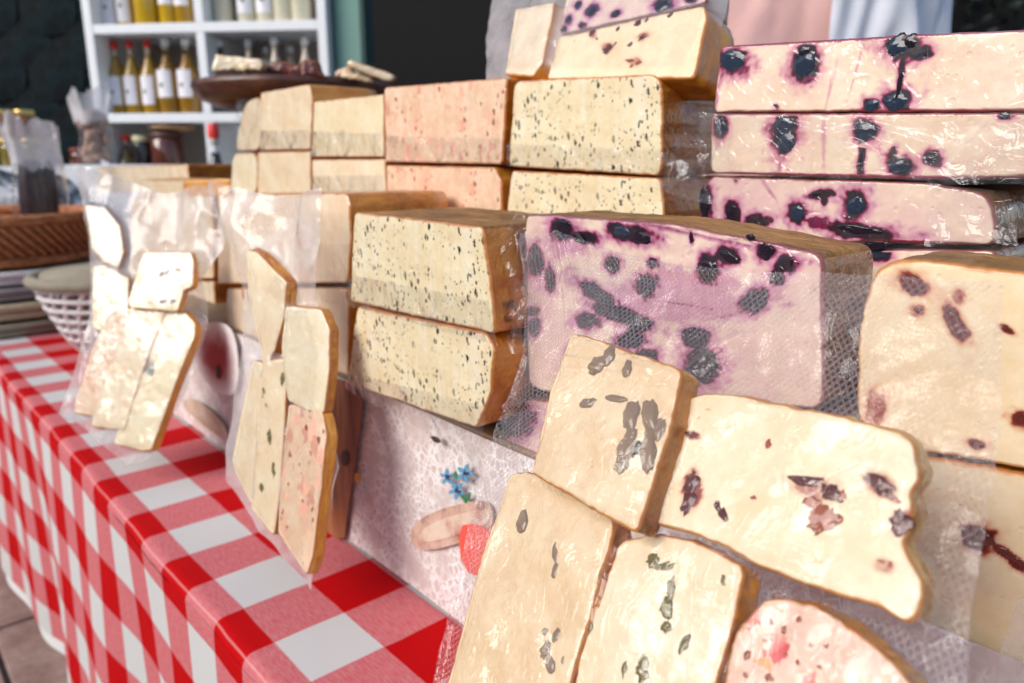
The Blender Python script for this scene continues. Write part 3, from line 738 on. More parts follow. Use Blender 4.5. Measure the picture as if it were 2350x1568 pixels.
# leaning bag on top of the tier
TP = plane3(PX(.52).at(1150, 180), PX(.50).at(1620, 180), PX(.545).at(1390, 0))
bagT = cheese_thing('cheese_wedge', 'plain white cheese wedge with an amber side, in the bag standing on the tier', [(1182, 20), (1274, 4), (1246, 148), (1228, 168), (1222, 176), (1158, 172)], TP, .03, M['cream'], M['orange'], group='cheeses standing on top of the tier', seed=15, off=.02, back_shift=(16, 6))
bagC = cheese_thing('cranberry_cheese', 'white cheese slab with dark cranberry bits standing upright on the upper tier', [(1284, 84), (1616, 10), (1622, 40), (1600, 150), (1592, 180), (1254, 182)], TP, .035, M['cran'], M['orange'], group='cheeses standing on top of the tier', seed=16, off=.018, n=160, m=30,
        stains=[(1361, 76, 6, 10, 0, .5), (1396, 108, 12, 9, 0, .5), (1478, 82, 12, 7, -20, .5), (1455, 141, 13, 8, 0, .4)], back_shift=(12, -2))
bits(bagC, TP, .018, 'cranberry', [(1361, 76, 7, 9, 20), (1396, 108, 14, 10, -20), (1412, 100, 8, 4, -40), (1478, 82, 14, 6, -25), (1447, 101, 8, 5, -30), (1467, 51, 9, 8), (1484, 47, 8, 4, -50), (1537, 34, 8, 6, -40), (1372, 88, 4, 4), (1418, 66, 7, 4, -40)])
bits(bagC, TP, .018, 'fruit_flake', [(1452, 138, 12, 4, 10), (1470, 142, 10, 5), (1449, 152, 4, 4)])
bagB = cheese_thing('blueberry_cheese', 'blueberry cheese slab behind the cranberry slab, cut off by the top of the photo', [(1312, -70), (1630, -90), (1620, 6), (1284, 80), (1290, 40)], TP, .035, M['berry'], M['darkrind'], group='cheeses standing on top of the tier', seed=17, off=.016, n=160, m=30,
        stains=[(1327, 13, 7, 9, 20), (1360, 24, 15, 9, -40), (1413, 31, 12, 7, -25), (1306, 46, 6, 9, 20), (1337, 58, 8, 6, -20), (1294, 67, 6, 6), (1522, 10, 20, 18), (1585, 0, 10, 6)])
bits(bagB, TP, .016, 'dark_blueberry', [(1327, 13, 6, 8, 20), (1360, 24, 14, 8, -40), (1413, 31, 11, 6, -25), (1306, 46, 5, 8, 20), (1337, 58, 8, 5, -20), (1294, 67, 6, 5), (1520, 10, 16, 15), (1585, 0, 8, 5)])
rb = thing('plastic_bag', 'clear vacuum bag around the upright cheeses on top of the tier', 'plastic bag', TP.at(1400, 182))
film_sheet(rb, TP, [(1140, -60), (1700, -100)], [(1700, -100), (1660, 60), (1600, 184)], [(1118, 186), (1600, 184)], [(1140, -60), (1118, 90), (1118, 186)], M['bagfilm2'], 90, 60, .001, .002, 40, 31,
           [([(1182, 20), (1274, 4), (1246, 148), (1222, 176), (1158, 172)], .0215), ([(1284, 84), (1616, 10), (1600, 150), (1592, 180), (1254, 182)], .0195), ([(1312, -70), (1630, -90), (1620, 6), (1284, 80)], .0175)], name='bag_film')

# ------------------------------------------------------------------ far left end of the tier, seen through the bags
o = cheese_thing('cheese_block', 'long pale cheese block at the far left end behind the bags', [(225, 384), (430, 377), (434, 445), (226, 440)], PX(.52), .1, M['cream'], M['amber'], group=GB, seed=18)
o = cheese_thing('cheese_block', 'short cream cheese with an orange end just behind the left bag', [(322, 412), (420, 415), (424, 470), (322, 468)], PX(.46), .05, M['cream'], M['orange'], group=GB, seed=19, back_shift=(44, -2))
o = cheese_thing('cheese_block', 'brown topped cream cheese seen through the film between the two hanging bags', [(300, 452), (486, 449), (490, 640), (300, 640)], PX(.40), .11, M['cream'], WR, group=GB, seed=20)
o = cheese_thing('cheese_block', 'cream cheese under the brown topped one behind the hanging bags', [(300, 646), (490, 646), (494, 780), (300, 760)], PX(.395), .11, M['pale'], AM, group=GB, seed=21)
B2 = PX(.352)
o = cheese_thing('cheese_block', 'orange stained cheese with a dark amber side beside the herb cheese', [(500, 447), (790, 443), (802, 470), (806, 560), (797, 650), (500, 652)], B2, .115, M['blush'], AM, group=GB, seed=22, stains=[])
flap(o, PX(.347), [(735, 560), (806, 560), (800, 700), (730, 690)], seed=33, amp=.004)
o = cheese_thing('cheese_block', 'amber rinded cheese under the orange stained cheese', [(520, 662), (790, 660), (800, 700), (800, 880), (520, 820)], B2, .115, M['blush'], M['orange'], group=GB, seed=23)

# ================================================================== LOWER TIER
B3 = PX(.318)
o = cheese_thing('herb_cheese', 'herb flecked cheese with a wrinkled brown top in the middle of the lower tier', [(812, 486), (1106, 521), (1120, 600), (1138, 768), (804, 692)], B3, .115, M['herb'], WR, group=GB, seed=24, n=300, m=26, bulge=.0010)
film_sheet(o, B3, [(810, 630), (1130, 690)], [(1130, 690), (1150, 790)], [(800, 700), (1150, 790)], [(810, 630), (800, 700)], M['seam'], 90, 24, .003, .0014, 60, 34, name='film_seam')
o = cheese_thing('herb_cheese', 'herb flecked cheese lying under the wrinkled herb cheese, its film hanging over the paper', [(818, 703), (1112, 764), (1136, 806), (1128, 900), (1094, 984), (797, 880)], B3, .11, M['herb'], AM, group=GB, seed=25, n=300, m=26, bulge=.0010)
film_sheet(o, B3, [(798, 850), (1120, 930)], [(1120, 930), (1112, 1080)], [(800, 892), (980, 985), (1112, 1080)], [(798, 850), (800, 892)], M['seam'], 90, 30, .003, .002, 60, 35, name='film_seam')
B4 = PX(.348)
S4 = [(x_, y_, a_*.84, b_*.84, *r_) if a_ < 80 else (x_, y_, a_, b_, *r_) for x_, y_, a_, b_, *r_ in [(1290, 528, 28, 26, 10), (1345, 545, 26, 14, 20), (1418, 528, 24, 22), (1465, 540, 34, 22, 20), (1585, 545, 4, 14), (1668, 585, 30, 20, 20), (1722, 545, 10, 8), (1755, 577, 24, 24), (1805, 606, 24, 22), (1228, 600, 18, 38), (1222, 715, 14, 10), (1262, 640, 12, 30),
      (1404, 606, 17, 22, -10), (1496, 603, 12, 12), (1482, 655, 28, 26), (1625, 618, 28, 34, 20), (1732, 690, 44, 26, -30), (1785, 640, 22, 14), (1365, 672, 52, 18, 32), (1420, 720, 70, 18, 20), (1465, 745, 32, 22), (1345, 735, 26, 18), (1592, 775, 34, 26), (1330, 800, 24, 16), (1608, 838, 40, 46, 20), (1450, 780, 34, 20), (1480, 820, 30, 18), (1228, 750, 12, 22), (1575, 700, 70, 3, 10, .45), (1700, 720, 90, 3, -10, .4), (1300, 560, 60, 30, 0, .30), (1550, 680, 160, 60, 0, .26), (1560, 532, 340, 4, 13, .45)]]
o = cheese_thing('blueberry_cheese', 'large purple blotched blueberry cheese with a wrinkled brown top, behind the big bag', [(1208, 494), (1240, 491), (1560, 515), (1875, 580), (1888, 600), (1895, 900), (1880, 940), (1240, 900), (1214, 880), (1205, 700)], B4, .060, M['berry'], (M['darkrind'], M['wrinkled']), group=GB, seed=26, n=260, m=60, stains=S4, bulge=.0016)
bits(o, B4, 0, 'dark_blueberry', [(1290, 522, 20, 20), (1325, 545, 18, 8, 25), (1468, 540, 26, 15, 20), (1585, 545, 3, 12), (1672, 590, 24, 10, 25), (1722, 545, 10, 7), (1757, 577, 17, 18), (1808, 607, 22, 16), (1228, 602, 12, 28),
     (1405, 606, 14, 18, -10), (1496, 603, 9, 9), (1482, 656, 22, 21), (1626, 618, 22, 26, 20), (1732, 690, 36, 18, -30), (1370, 675, 42, 12, 32), (1467, 745, 26, 17), (1592, 775, 28, 20), (1608, 838, 30, 36, 20)], rise=.2)
bits(o, B4, 0, 'blueberry', [(1425, 530, 20, 12, 10)], rise=.3)
F4 = PX(.338)
flap(o, F4, [(1203, 486), (1214, 500), (1216, 800), (1098, 640)], seed=41, amp=.010, ns=50)
flap(o, F4, [(1098, 640), (1216, 640), (1216, 815), (1150, 790)], seed=42, amp=.010, ns=50)
o = cheese_thing('blueberry_cheese', 'blueberry cheese under the large blotched one, dim behind the big bag', [(1200, 915), (1890, 950), (1900, 1300), (1150, 1200), (1160, 1000)], PX(.352), .11, M['berry'], M['darkrind'], group=GB, seed=27, n=160, m=30, stains=[(1185, 960, 40, 40, 0, .7), (1300, 980, 40, 26)])
B5 = PX(.345)
S5 = [(2095, 652, 30, 18, 20), (2190, 740, 16, 40, -25, .9), (2105, 712, 16, 12, 0, .5), (2312, 757, 16, 6, 30), (2240, 1020, 18, 9, 10), (2344, 960, 16, 14), (2010, 940, 20, 40, 0, .5), (2200, 680, 14, 16, 0, .5)]
o = cheese_thing('cranberry_cheese', 'cream cheese with cranberries and a thin brown top at the right edge', [(1965, 780), (1985, 690), (2008, 622), (2040, 598), (2100, 594), (2350, 626), (2600, 664), (2600, 1130), (2330, 1072), (2150, 1042), (1965, 1010)], B5, .055, M['cran'], (M['darkrind'], M['wrinkled']), group=GB, seed=28, n=200, m=36, stains=S5, cr=.010)
bits(o, B5, 0, 'cranberry', [(2095, 650, 24, 13, 20), (2190, 742, 11, 34, -25), (2105, 712, 12, 8), (2312, 757, 15, 5, 30), (2240, 1020, 16, 8, 10), (2346, 960, 12, 11)], rise=.2)
o = cheese_thing('cranberry_cheese', 'cream cheese with cranberry streaks at the lower right, under the thin brown topped one', [(1905, 1010), (2150, 1052), (2330, 1084), (2600, 1142), (2600, 1660), (2300, 1545), (1900, 1420)], PX(.347), .11, M['cran'], M['amber'], group=GB, seed=29, n=200, m=36, stains=[(2245, 1235, 30, 26), (2310, 1272, 34, 10, 35), (2330, 1290, 26, 8, 40)])
bits(o, PX(.347), 0, 'cranberry', [(2222, 1225, 18, 24, 20), (2258, 1238, 20, 18), (2306, 1268, 28, 8, 35), (2340, 1290, 22, 7, 30)], rise=.3)
film_sheet(o, PX(.32), [(2340, 1370), (2600, 1330)], [(2600, 1330), (2600, 1700)], [(2265, 1700), (2600, 1700)], [(2340, 1370), (2300, 1480), (2265, 1700)], M['bagfilm2'], 50, 50, 0, .003, 40, 51)

# ================================================================== THE BIG FRONT BAG
BG = plane3(PX(.326).at(1205, 545), PX(.312).at(2300, 640), PX(.188).at(1030, 1560))
pw1 = [(1310, 762), (1335, 766), (1560, 846), (1568, 862), (1525, 1030), (1475, 1185), (1462, 1222), (1440, 1214), (1226, 1092), (1217, 1078), (1262, 900)]
pw2 = [(1170, 1085), (1225, 1080), (1405, 1182), (1412, 1206), (1358, 1400), (1296, 1610), (1000, 1650), (1030, 1560), (1100, 1290)]
pcr = [(1594, 903), (1680, 903), (1850, 938), (2040, 980), (2096, 1008), (2104, 1050), (2112, 1098), (2090, 1128), (2098, 1160), (2088, 1215), (2074, 1250), (2092, 1290), (2122, 1332), (2120, 1380), (2094, 1436), (2054, 1418), (2016, 1391), (1900, 1362), (1725, 1294), (1680, 1262), (1600, 1228), (1500, 1204), (1490, 1190), (1545, 1040), (1560, 940)]
pol = [(1418, 1240), (1500, 1222), (1590, 1236), (1690, 1288), (1706, 1312), (1694, 1400), (1632, 1610), (1305, 1650), (1332, 1480), (1375, 1370)]
pch = [(1745, 1375), (1800, 1372), (1890, 1394), (1960, 1444), (2080, 1545), (2160, 1660), (1640, 1660), (1682, 1450)]
def piece(name, label, poly, h, th, face, side, seed, **kw):
    return cheese_thing(name, label, poly, BG, th, face, side, group='cut pieces in the big front bag', seed=seed, off=h, n=320, m=34, bulge=.0010, er=.0014, rim=.0017, **{'cr': .0028, **kw})
o = piece('walnut_cheese', 'tan walnut cheese piece lying on top of the others in the front bag', pw1, .027, .012, M['walnut'], M['amber'], 61, back_shift=(9, -4), stains=[])
bits(o, BG, .027, 'walnut', [(1370, 838, 24, 18, -20), (1398, 815, 14, 26, 10), (1440, 845, 12, 20), (1350, 925, 20, 12), (1415, 915, 26, 9, 15), (1450, 952, 20, 36), (1492, 950, 21, 38, -15), (1441, 1020, 21, 48, 14), (1489, 1028, 20, 52, -4), (1428, 1062, 17, 26, 20), (1514, 985, 13, 30, 10)], rise=.5)
bits(o, BG, .027, 'dark_blueberry', [(1462, 1030, 10, 22, 20), (1478, 1058, 8, 10)], rise=.35)  # dark lumps paint the shaded hollows of the walnut, no berries here
o = piece('walnut_cheese', 'long tan walnut cheese slab at the lower left of the front bag', pw2, .015, .012, M['walnut'], M['amber'], 62, back_shift=(9, 0))
bits(o, BG, .015, 'walnut', [(1198, 1196, 13, 25, 0), (1278, 1260, 12, 34, 4), (1275, 1305, 8, 24, 15), (1252, 1490, 14, 24, 25), (1262, 1520, 12, 24, -15), (1275, 1462, 9, 20, 20), (1250, 1450, 7, 9), (1292, 1512, 4, 12, 10)], rise=.3)
o = piece('cranberry_cheese', 'broad white cranberry cheese slab with a broken right edge in the front bag', pcr, .018, .013, M['cran'], M['orange'], 63, rough=.0004, back_shift=(2, -22), cr=.003,
          stains=[(1586, 1125, 20, 40, 8, .6), (1870, 1120, 50, 24, 15, .45), (2020, 1112, 34, 22, 30, .5), (2068, 1198, 26, 26, 0, .5), (1590, 999, 16, 8, 10, .5), (2030, 1300, 20, 14, 0, .35)], halo=.3)
bits(o, BG, .018, 'cranberry', [(1592, 999, 20, 9, 12), (1588, 1108, 16, 26, 10), (1580, 1150, 15, 32, 10), (1646, 1160, 8, 14, -20), (1660, 1182, 9, 16, -30), (1850, 1104, 38, 12, 8), (1908, 1130, 26, 16, 35), (2018, 1108, 36, 15, 30), (2030, 1130, 26, 10, 30), (2066, 1198, 26, 26)], rise=.28)
bits(o, BG, .018, 'fruit_flake', [(1862, 1150, 16, 12), (1885, 1200, 34, 24, -15), (1905, 1192, 14, 18), (1876, 1170, 16, 9, -30), (1762, 1022, 7, 9), (2026, 1312, 13, 7, -20), (2042, 1303, 8, 9), (1728, 1142, 6, 4), (1932, 1138, 10, 10), (2052, 1146, 14, 7, 20), (1870, 1040, 8, 3), (2018, 1290, 16, 3, 15)], rise=.25)
o = piece('pepper_cheese', 'glossy cream cheese with green pepper strips at the bottom of the front bag', pol, .013, .012, M['olive'], M['orange'], 64, back_shift=(10, 2))
bits(o, BG, .013, 'pepper_piece', [(1502, 1285, 14, 18, 30), (1525, 1298, 26, 9, -10), (1540, 1345, 9, 24, 10), (1532, 1390, 14, 26, 5), (1528, 1440, 12, 10), (1570, 1478, 24, 7, -55), (1475, 1540, 18, 26, 10), (1352, 1440, 5, 20, 15), (1432, 1536, 5, 18, 5), (1660, 1330, 5, 12)], rise=.3)
o = piece('chili_cheese', 'pinkish cheese slab with red chili flakes at the bottom of the front bag', pch, .014, .012, M['chunk'], M['orange'], 65, back_shift=(12, -10))
bits(o, BG, .014, 'fruit_flake', [(1833, 1424, 7, 6), (1798, 1446, 5, 9, 20), (1715, 1502, 6, 10, 40), (1948, 1494, 9, 7), (1897, 1483, 8, 5), (1859, 1480, 6, 6), (1958, 1519, 6, 6), (1935, 1537, 7, 8), (1762, 1557, 8, 7), (1769, 1429, 4, 7), (1752, 1470, 4, 4), (1880, 1530, 5, 4), (1830, 1520, 4, 5), (1990, 1540, 5, 5), (1710, 1548, 4, 6), (1800, 1500, 4, 3)], rise=.3)
fb = thing('plastic_bag', 'large embossed vacuum bag holding five cut cheese pieces at the front', 'plastic bag', BG.at(1600, 1640))
film_sheet(fb, BG, [(1205, 545), (1290, 545), (1450, 588), (1700, 632), (1960, 640), (2300, 642)], [(2300, 642), (2298, 1000), (2275, 1150), (2230, 1400), (2215, 1660)],
           [(950, 1720), (1500, 1690), (2215, 1660)], [(1205, 545), (1212, 800), (1175, 900), (1145, 980), (1105, 1110), (1065, 1300), (1000, 1560), (950, 1720)],
           M['bagfilm'], 220, 200, .0004, .0022, 34, 71, [(pw1, .0282), (pw2, .0162), (pcr, .0192), (pol, .0142), (pch, .0152)], suck=.0012, name='bag_film', creases=[([(1207, 560), (1213, 800), (1177, 900), (1147, 980), (1107, 1110), (1067, 1300), (1002, 1560)], .002, .0018), ([(1270, 860), (1330, 868), (1420, 884), (1568, 905)], .0016, .0016), ([(1264, 884), (1400, 902), (1560, 924)], .0012, .0014), ([(1140, 938), (1200, 932), (1262, 922)], .003, .002), ([(1298, 556), (1306, 640), (1312, 760)], .004, .0025), ([(1318, 575), (1330, 700)], .003, .002), ([(1290, 548), (1420, 590), (1560, 622), (1700, 634)], .004, .004), ([(1576, 870), (1640, 800), (1700, 780)], .003, .003), ([(1495, 1205), (1600, 1232), (1720, 1296)], .0014, .002), ([(1235, 1100), (1330, 1155), (1460, 1226)], .0016, .0018), ([(2110, 1100), (2200, 1130), (2280, 1160)], .003, .003), ([(1740, 1310), (1850, 1345), (1960, 1430)], .004, .003), ([(1215, 800), (1260, 740), (1300, 640)], .003, .002)],
           lift=lambda s, t: .004*math.sin(s*9+1)*max(0, 1-t*5))

# ================================================================== THE TWO HANGING BAGS ON THE LEFT
G1 = plane3(PX(.180).at(150, 950), PX(.240).at(345, 1045), PX(.300).at(330, 420))
def piece1(name, label, poly, pl, h, th, face, side, seed, grp, **kw):
    return cheese_thing(name, label, poly, pl, th, face, side, group=grp, seed=seed, off=h, n=200, m=20, grow=.0020, rim=.0020, cr=.0008, rough=.00025, **kw)
g1 = 'cut pieces in the left hanging bag'
q_bl = [(330, 582), (436, 582), (443, 600), (440, 655), (420, 665), (406, 712), (300, 704), (296, 690)]
q_pk = [(250, 722), (335, 702), (312, 790), (256, 935), (236, 955), (172, 946), (176, 915), (215, 800)]
q_cr = [(302, 715), (382, 706), (325, 850), (284, 985), (212, 976), (216, 945), (262, 820)]
q_bm = [(376, 722), (418, 713), (446, 745), (444, 772), (400, 880), (346, 1030), (326, 1032), (264, 1016), (272, 985), (342, 830)]
q_bk = [(196, 472), (238, 477), (274, 520), (282, 580), (270, 614), (238, 600), (212, 570)]
q_rd = [(215, 614), (240, 612), (292, 640), (292, 720), (240, 760), (214, 750)]
o = piece1('cheese_slice', 'square cream slice with blue mould specks atop the fan of slices', q_bl, G1, .020, .009, M['blue'], M['orange'], 81, g1)
bits(o, G1, .020, 'blueberry', [(372, 628, 5, 8, 40), (388, 620, 5, 14, 40), (412, 640, 4, 16, -10), (408, 620, 8, 4), (378, 690, 14, 6, -10), (398, 692, 9, 6)], rise=.2)
piece1('cheese_slice', 'pinkish slice, leftmost of the fan in the left bag', q_pk, G1, .0108, .008, M['chili'], M['amber'], 82, g1)
piece1('cheese_slice', 'cream slice in the middle of the fan in the left bag', q_cr, G1, .0124, .008, M['cream'], M['amber'], 83, g1)
piece1('cheese_slice', 'blue mould slice with an orange rind, rightmost of the fan in the left bag', q_bm, G1, .0116, .009, M['blue'], M['orange'], 84, g1, back_shift=(5, 2))
piece1('cheese_slice', 'pale slice held flat at the upper left of the left bag', q_bk, G1, .010, .008, M['pale'], M['amber'], 85, g1)
piece1('cheese_slice', 'mottled cheese end with a reddish edge behind the fan of slices', q_rd, G1, .009, .008, M['blue'], M['chili'], 86, g1)
b1 = thing('plastic_bag', 'clear vacuum bag of fanned cheese slices leaning at the left', 'plastic bag', G1.at(280, 1060))
film_sheet(b1, G1, [(165, 378), (250, 400), (360, 440), (492, 430)], [(492, 430), (520, 560), (472, 640), (470, 740), (445, 860), (405, 940), (350, 1050)], [(140, 945), (230, 1012), (290, 1068), (350, 1050)],
           [(165, 378), (195, 480), (212, 620), (205, 740), (165, 880), (140, 945)], M['bagfilm2'], 90, 130, .0006, .008, 13, 91,
           [(q_bl, .0212), (q_pk, .0122), (q_cr, .0138), (q_bm, .0130), (q_bk, .0112), (q_rd, .0102)], name='bag_film', lift=lambda s, t: .010*math.sin(s*8)*max(0, 1-t*2.2))
G2 = plane3(PX(.243).at(530, 1100), PX(.258).at(720, 1340), PX(.305).at(640, 440))
g2 = 'cut pieces in the right hanging bag'
r_a = [(566, 577), (588, 582), (655, 650), (650, 720), (628, 800), (606, 842), (597, 790), (572, 680)]
r_b = [(656, 706), (735, 714), (754, 760), (752, 850), (740, 945), (725, 950), (662, 916), (648, 800)]
r_c = [(580, 832), (600, 836), (592, 900), (586, 1020), (576, 1156), (540, 1080), (534, 1058)]
r_d = [(602, 834), (648, 826), (655, 860), (650, 1000), (640, 1120), (626, 1226), (578, 1166), (590, 1000), (596, 900)]
r_e = [(664, 932), (738, 952), (746, 1000), (736, 1100), (714, 1280), (702, 1316), (640, 1222), (646, 1100)]
piece1('cheese_slice', 'long cream slice at the top left of the middle hanging bag', r_a, G2, .0112, .008, M['cream'], M['amber'], 101, g2, back_shift=(8, -4))
piece1('cheese_slice', 'smooth pale slice at the top right of the middle hanging bag', r_b, G2, .0124, .009, M['pale'], M['amber'], 102, g2, back_shift=(3, -2))
piece1('cheese_slice', 'narrow cream slice at the lower left of the middle hanging bag', r_c, G2, .0108, .008, M['cream'], M['amber'], 103, g2)
o = piece1('cheese_slice', 'cream slice with green pepper bits between two slices of the middle bag', r_d, G2, .0118, .009, M['olive'], M['amber'], 104, g2, back_shift=(2, 0))
bits(o, G2, .0118, 'pepper_piece', [(606, 900, 5, 14), (648, 870, 4, 14), (618, 1000, 5, 16), (628, 1080, 5, 14), (600, 1120, 5, 8), (612, 930, 4, 8)], rise=.3)
piece1('cheese_slice', 'pinkish slice with an orange rind at the lower right of the middle hanging bag', r_e, G2, .0124, .009, M['chili'], M['orange'], 105, g2, back_shift=(8, 2))
b2 = thing('plastic_bag', 'clear vacuum bag of cheese slices hanging in front of the printed paper', 'plastic bag', G2.at(690, 1345))
film_sheet(b2, G2, [(490, 415), (600, 445), (690, 450), (752, 435)], [(752, 435), (746, 560), (722, 680), (758, 790), (760, 840), (748, 940), (782, 1070), (765, 1170), (728, 1250), (722, 1352)],
           [(526, 1100), (600, 1215), (690, 1315), (722, 1352)], [(490, 415), (520, 540), (556, 640), (566, 790), (545, 900), (525, 1040), (526, 1100)], M['bagfilm2'], 90, 150, .0006, .007, 14, 92,
           [(r_a, .0124), (r_b, .0136), (r_c, .0120), (r_d, .0130), (r_e, .0136)], name='bag_film', lift=lambda s, t: .006*math.sin(s*7+1)*max(0, 1-t*2.5))

# ------------------------------------------------------------------ unseen house row, added so the plastic film has something to reflect
hs = thing('house_row', 'low plastered house row across the street from the stall', 'building', (-9.5, 1, 0))
PLS = plain('old_plaster', (.62, .57, .50), .9, .2, .6)
box('wall', -1.0, 0, -16, 26, 0, 3.7, PLS, hs); box('roof', -1.2, .35, -16.2, 26.2, 3.705, 4.05, plain('roof_tile', (.16, .07, .05), .9, .2, 3), hs)
WGL = plain('window_glass', (.02, .025, .03), .1, .1, 3)
for k in range(12):
    fr_ = box('window', .002, .06, -14.6+k*3.3, -13.2+k*3.3, 1.0, 2.7, plain('window_frame', (.5, .48, .44), .6) if k == 0 else bpy.data.materials['window_frame'], hs)
    box('pane', .062, .07, -14.5+k*3.3, -13.3+k*3.3, 1.1, 2.6, WGL, fr_)

# ================================================================== BACKGROUND: white shelf unit, bottles, jars
YAW = math.radians(-7)
so_p, so_r = frame(475, 384, 3.05, YAW)
RZ = so_r; SX = Vector((math.cos(RZ), math.sin(RZ), 0)); SY = Vector((-math.sin(RZ), math.cos(RZ), 0))
def sh_at(px, py, back=0.0):
    """local coordinates on the shelf front (or `back` metres behind it)"""
    pl = Plane(so_p + SY*back, -SY); q = pl.at(px, py) - Vector((so_p.x, so_p.y, 0)); return q.dot(SX), q.z
WHITE = plain('white_lacquer', (.78, .80, .82), .45, .04); GREY = plain('shelf_back', (.50, .43, .37), .7, .1, 4); 
unit = thing('shelf_unit', 'white cubby shelf unit filled with bottles at the upper left', 'shelf', (so_p.x, so_p.y, 0), rz=RZ)
xl, _ = sh_at(214, 160); xm, _ = sh_at(466, 160); xr, _ = sh_at(744, 160)
zs = [sh_at(470, y)[1] for y in (62, 270)]; pitch = zs[0]-zs[1]; levels = [zs[1]-2*pitch, zs[1]-pitch, zs[1], zs[0], zs[0]+pitch]
T_, DP = .034, .33
for x in (xl, xr): box('side_panel', x-T_/2, x+T_/2, 0, DP, 0, levels[-1]+T_/2, WHITE, unit)
segs = list(zip(levels[:-1], levels[1:]))
for z0, z1 in segs: box('divider', xm-T_/2, xm+T_/2, .003, DP, z0+T_/2+.001, z1-T_/2-.001, WHITE, unit)
for z in levels: box('shelf_board', xl+T_/2+.001, xr-T_/2-.001, .0015, DP, z-T_/2, z+T_/2, WHITE, unit)
box('back_panel', xl-.01, xr+.01, DP+.002, DP+.014, 0, levels[-1], GREY, unit)
gp = thing('green_pillar', 'sage green painted panel standing right beside the white shelf unit', 'panel', (so_p.x, so_p.y, 0), rz=RZ)
xg0, _ = sh_at(753, 100); xg1, _ = sh_at(820, 100)
box('panel', xg0+.012, xg1, .05, .12, 0, 2.6, plain('sage_green_paint', (.17, .33, .28), .6, .12, 3), gp)
box('panel_edge', xg1+.001, xg1+.02, .03, .14, 0, 2.6, plain('dark_green_edge', (.012, .05, .045), .6), gp)

def oil(name, col, rough=.12, tr=.0): return plain(name, col, rough, .25, 18, Coat_Weight=.6, Coat_Roughness=.04, Transmission_Weight=tr)
AMB = oil('amber_oil', (.34, .19, .008)); AMB2 = oil('deep_amber_oil', (.25, .125, .008)); GOLD = oil('golden_oil', (.50, .31, .010))
CLR = oil('pale_liqueur', (.62, .58, .44), .15); GLS = oil('grey_glass', (.30, .30, .28), .1); DRK = oil('dark_glass', (.015, .012, .016)); BRN = oil('brown_preserve', (.10, .022, .010))
RED = plain('red_cap', (.75, .035, .025), .4); WCAP = plain('white_cap', (.85, .87, .9), .4); LABEL = plain('paper_label', (.78, .76, .80), .6, .05); MARK = plain('label_mark', (.06, .12, .06), .7)
GOLDLID = plain('gold_lid', (.62, .45, .16), .3, .2, 30, Metallic=.7); CREAML = plain('cream_lid', (.75, .66, .42), .5)
NECK = oil('clear_neck', (.50, .42, .33), .1)
def bottle(label, x, z, H, R, liquid, cap, y=.10, fill=.80, shoulder=(.50, .80), lab=(.10, .45), square=False, group='bottles on the shelves', par=None, lab_side=0.0):
    p = so_p + SX*x + SY*y
    t = thing('bottle', label, 'bottle', (p.x, p.y, z), group, RZ)
    a, b = shoulder; nr = R*.30
    pr = [(R*.92, 0), (R, .012)]; pr += [(R, H*a)]
    for k in range(1, 6):
        u = k/6; pr.append((R + (nr-R)*(u*u*(3-2*u)*.6+.4*u), H*(a+(b-a)*u)))
    pr.append((nr, H*b)); pr.append((nr, H*.90))
    cutz = H*fill
    lathe('liquid_body', [q for q in pr if q[1] <= cutz] , liquid, t, 20)
    lathe('neck', [(q[0]*1.0, q[1]) for q in pr if q[1] >= cutz*.985] if sum(q[1] >= cutz*.985 for q in pr) > 1 else [(nr, H*.85), (nr, H*.9)], NECK, t, 16)
    lathe('cap', [(nr*1.25, H*.90), (nr*1.3, H*.905), (nr*1.3, H*.99), (nr*1.05, H)], cap, t, 16)
    if lab:
        V, F = [], []; n = 12
        for i in range(n+1):
            an = -math.pi/2 - lab_side + (i/n-.5)*2.0
            for zz in lab: V.append((R*1.02*math.cos(an), R*1.02*math.sin(an), H*zz))
        F = [(2*i, 2*i+2, 2*i+3, 2*i+1) for i in range(n)]
        lb = mesh_obj('label', V, F, LABEL, t, world=False)
        an = -math.pi/2 - lab_side; V = []
        zc = H*(lab[0]*.55+lab[1]*.45)
        for k in range(8):
            th = k*math.pi/4; rr = R*.22*(1 + .4*math.sin(k*2.2)); aa = an + rr*math.cos(th)/R
            V.append((R*1.035*math.cos(aa), R*1.035*math.sin(aa), zc + rr*math.sin(th)))
        mesh_obj('mark', V, [tuple(range(8))], MARK, lb, world=False, smooth=False)
    return t
zf = [l + T_/2 + .001 for l in levels]
Hm = sh_at(300, 95, .1)[1] - zf[2]
names = ['amber oil bottle with red cap at the left end of the middle shelf', 'amber oil bottle with red cap, second from the left on the middle shelf', 'amber oil bottle with red cap next to the white capped ones',
         'amber oil bottle with white cap beside the red capped ones', 'amber oil bottle with white cap next to the shelf divider']
for i, (px, cap) in enumerate(((270, RED), (305, RED), (345, RED), (386, WCAP), (432, WCAP))):
    x, _ = sh_at(px, 180, .1)
    bottle(names[i], x, zf[2], Hm*(1, 1.01, 1.01, 1.03, 1.03)[i], .036 if i < 3 else .040, AMB if i < 3 else AMB2, cap, fill=.80 if i < 3 else .88, lab=(.13, .52) if i < 3 else (.22, .58), lab_side=.25)
tops = [(255, GOLD, 'golden bottle with a long white label at the left of the top shelf'), (290, GOLD, 'golden bottle, second from the left on the top shelf'), (338, GOLD, 'golden bottle whose label faces away on the top shelf'),
        (388, GOLD, 'golden bottle with a high set label on the top shelf'), (424, AMB, 'dark golden bottle next to the divider on the top shelf')]
for i, (px, mt, nm) in enumerate(tops):
    x, _ = sh_at(px, 40, .1); bottle(nm, x, zf[3], .30, .034 if i != 2 else .045, mt, WCAP, lab=((.03, .5), (.06, .5), None, (.26, .6), (.24, .6))[i], fill=.85)
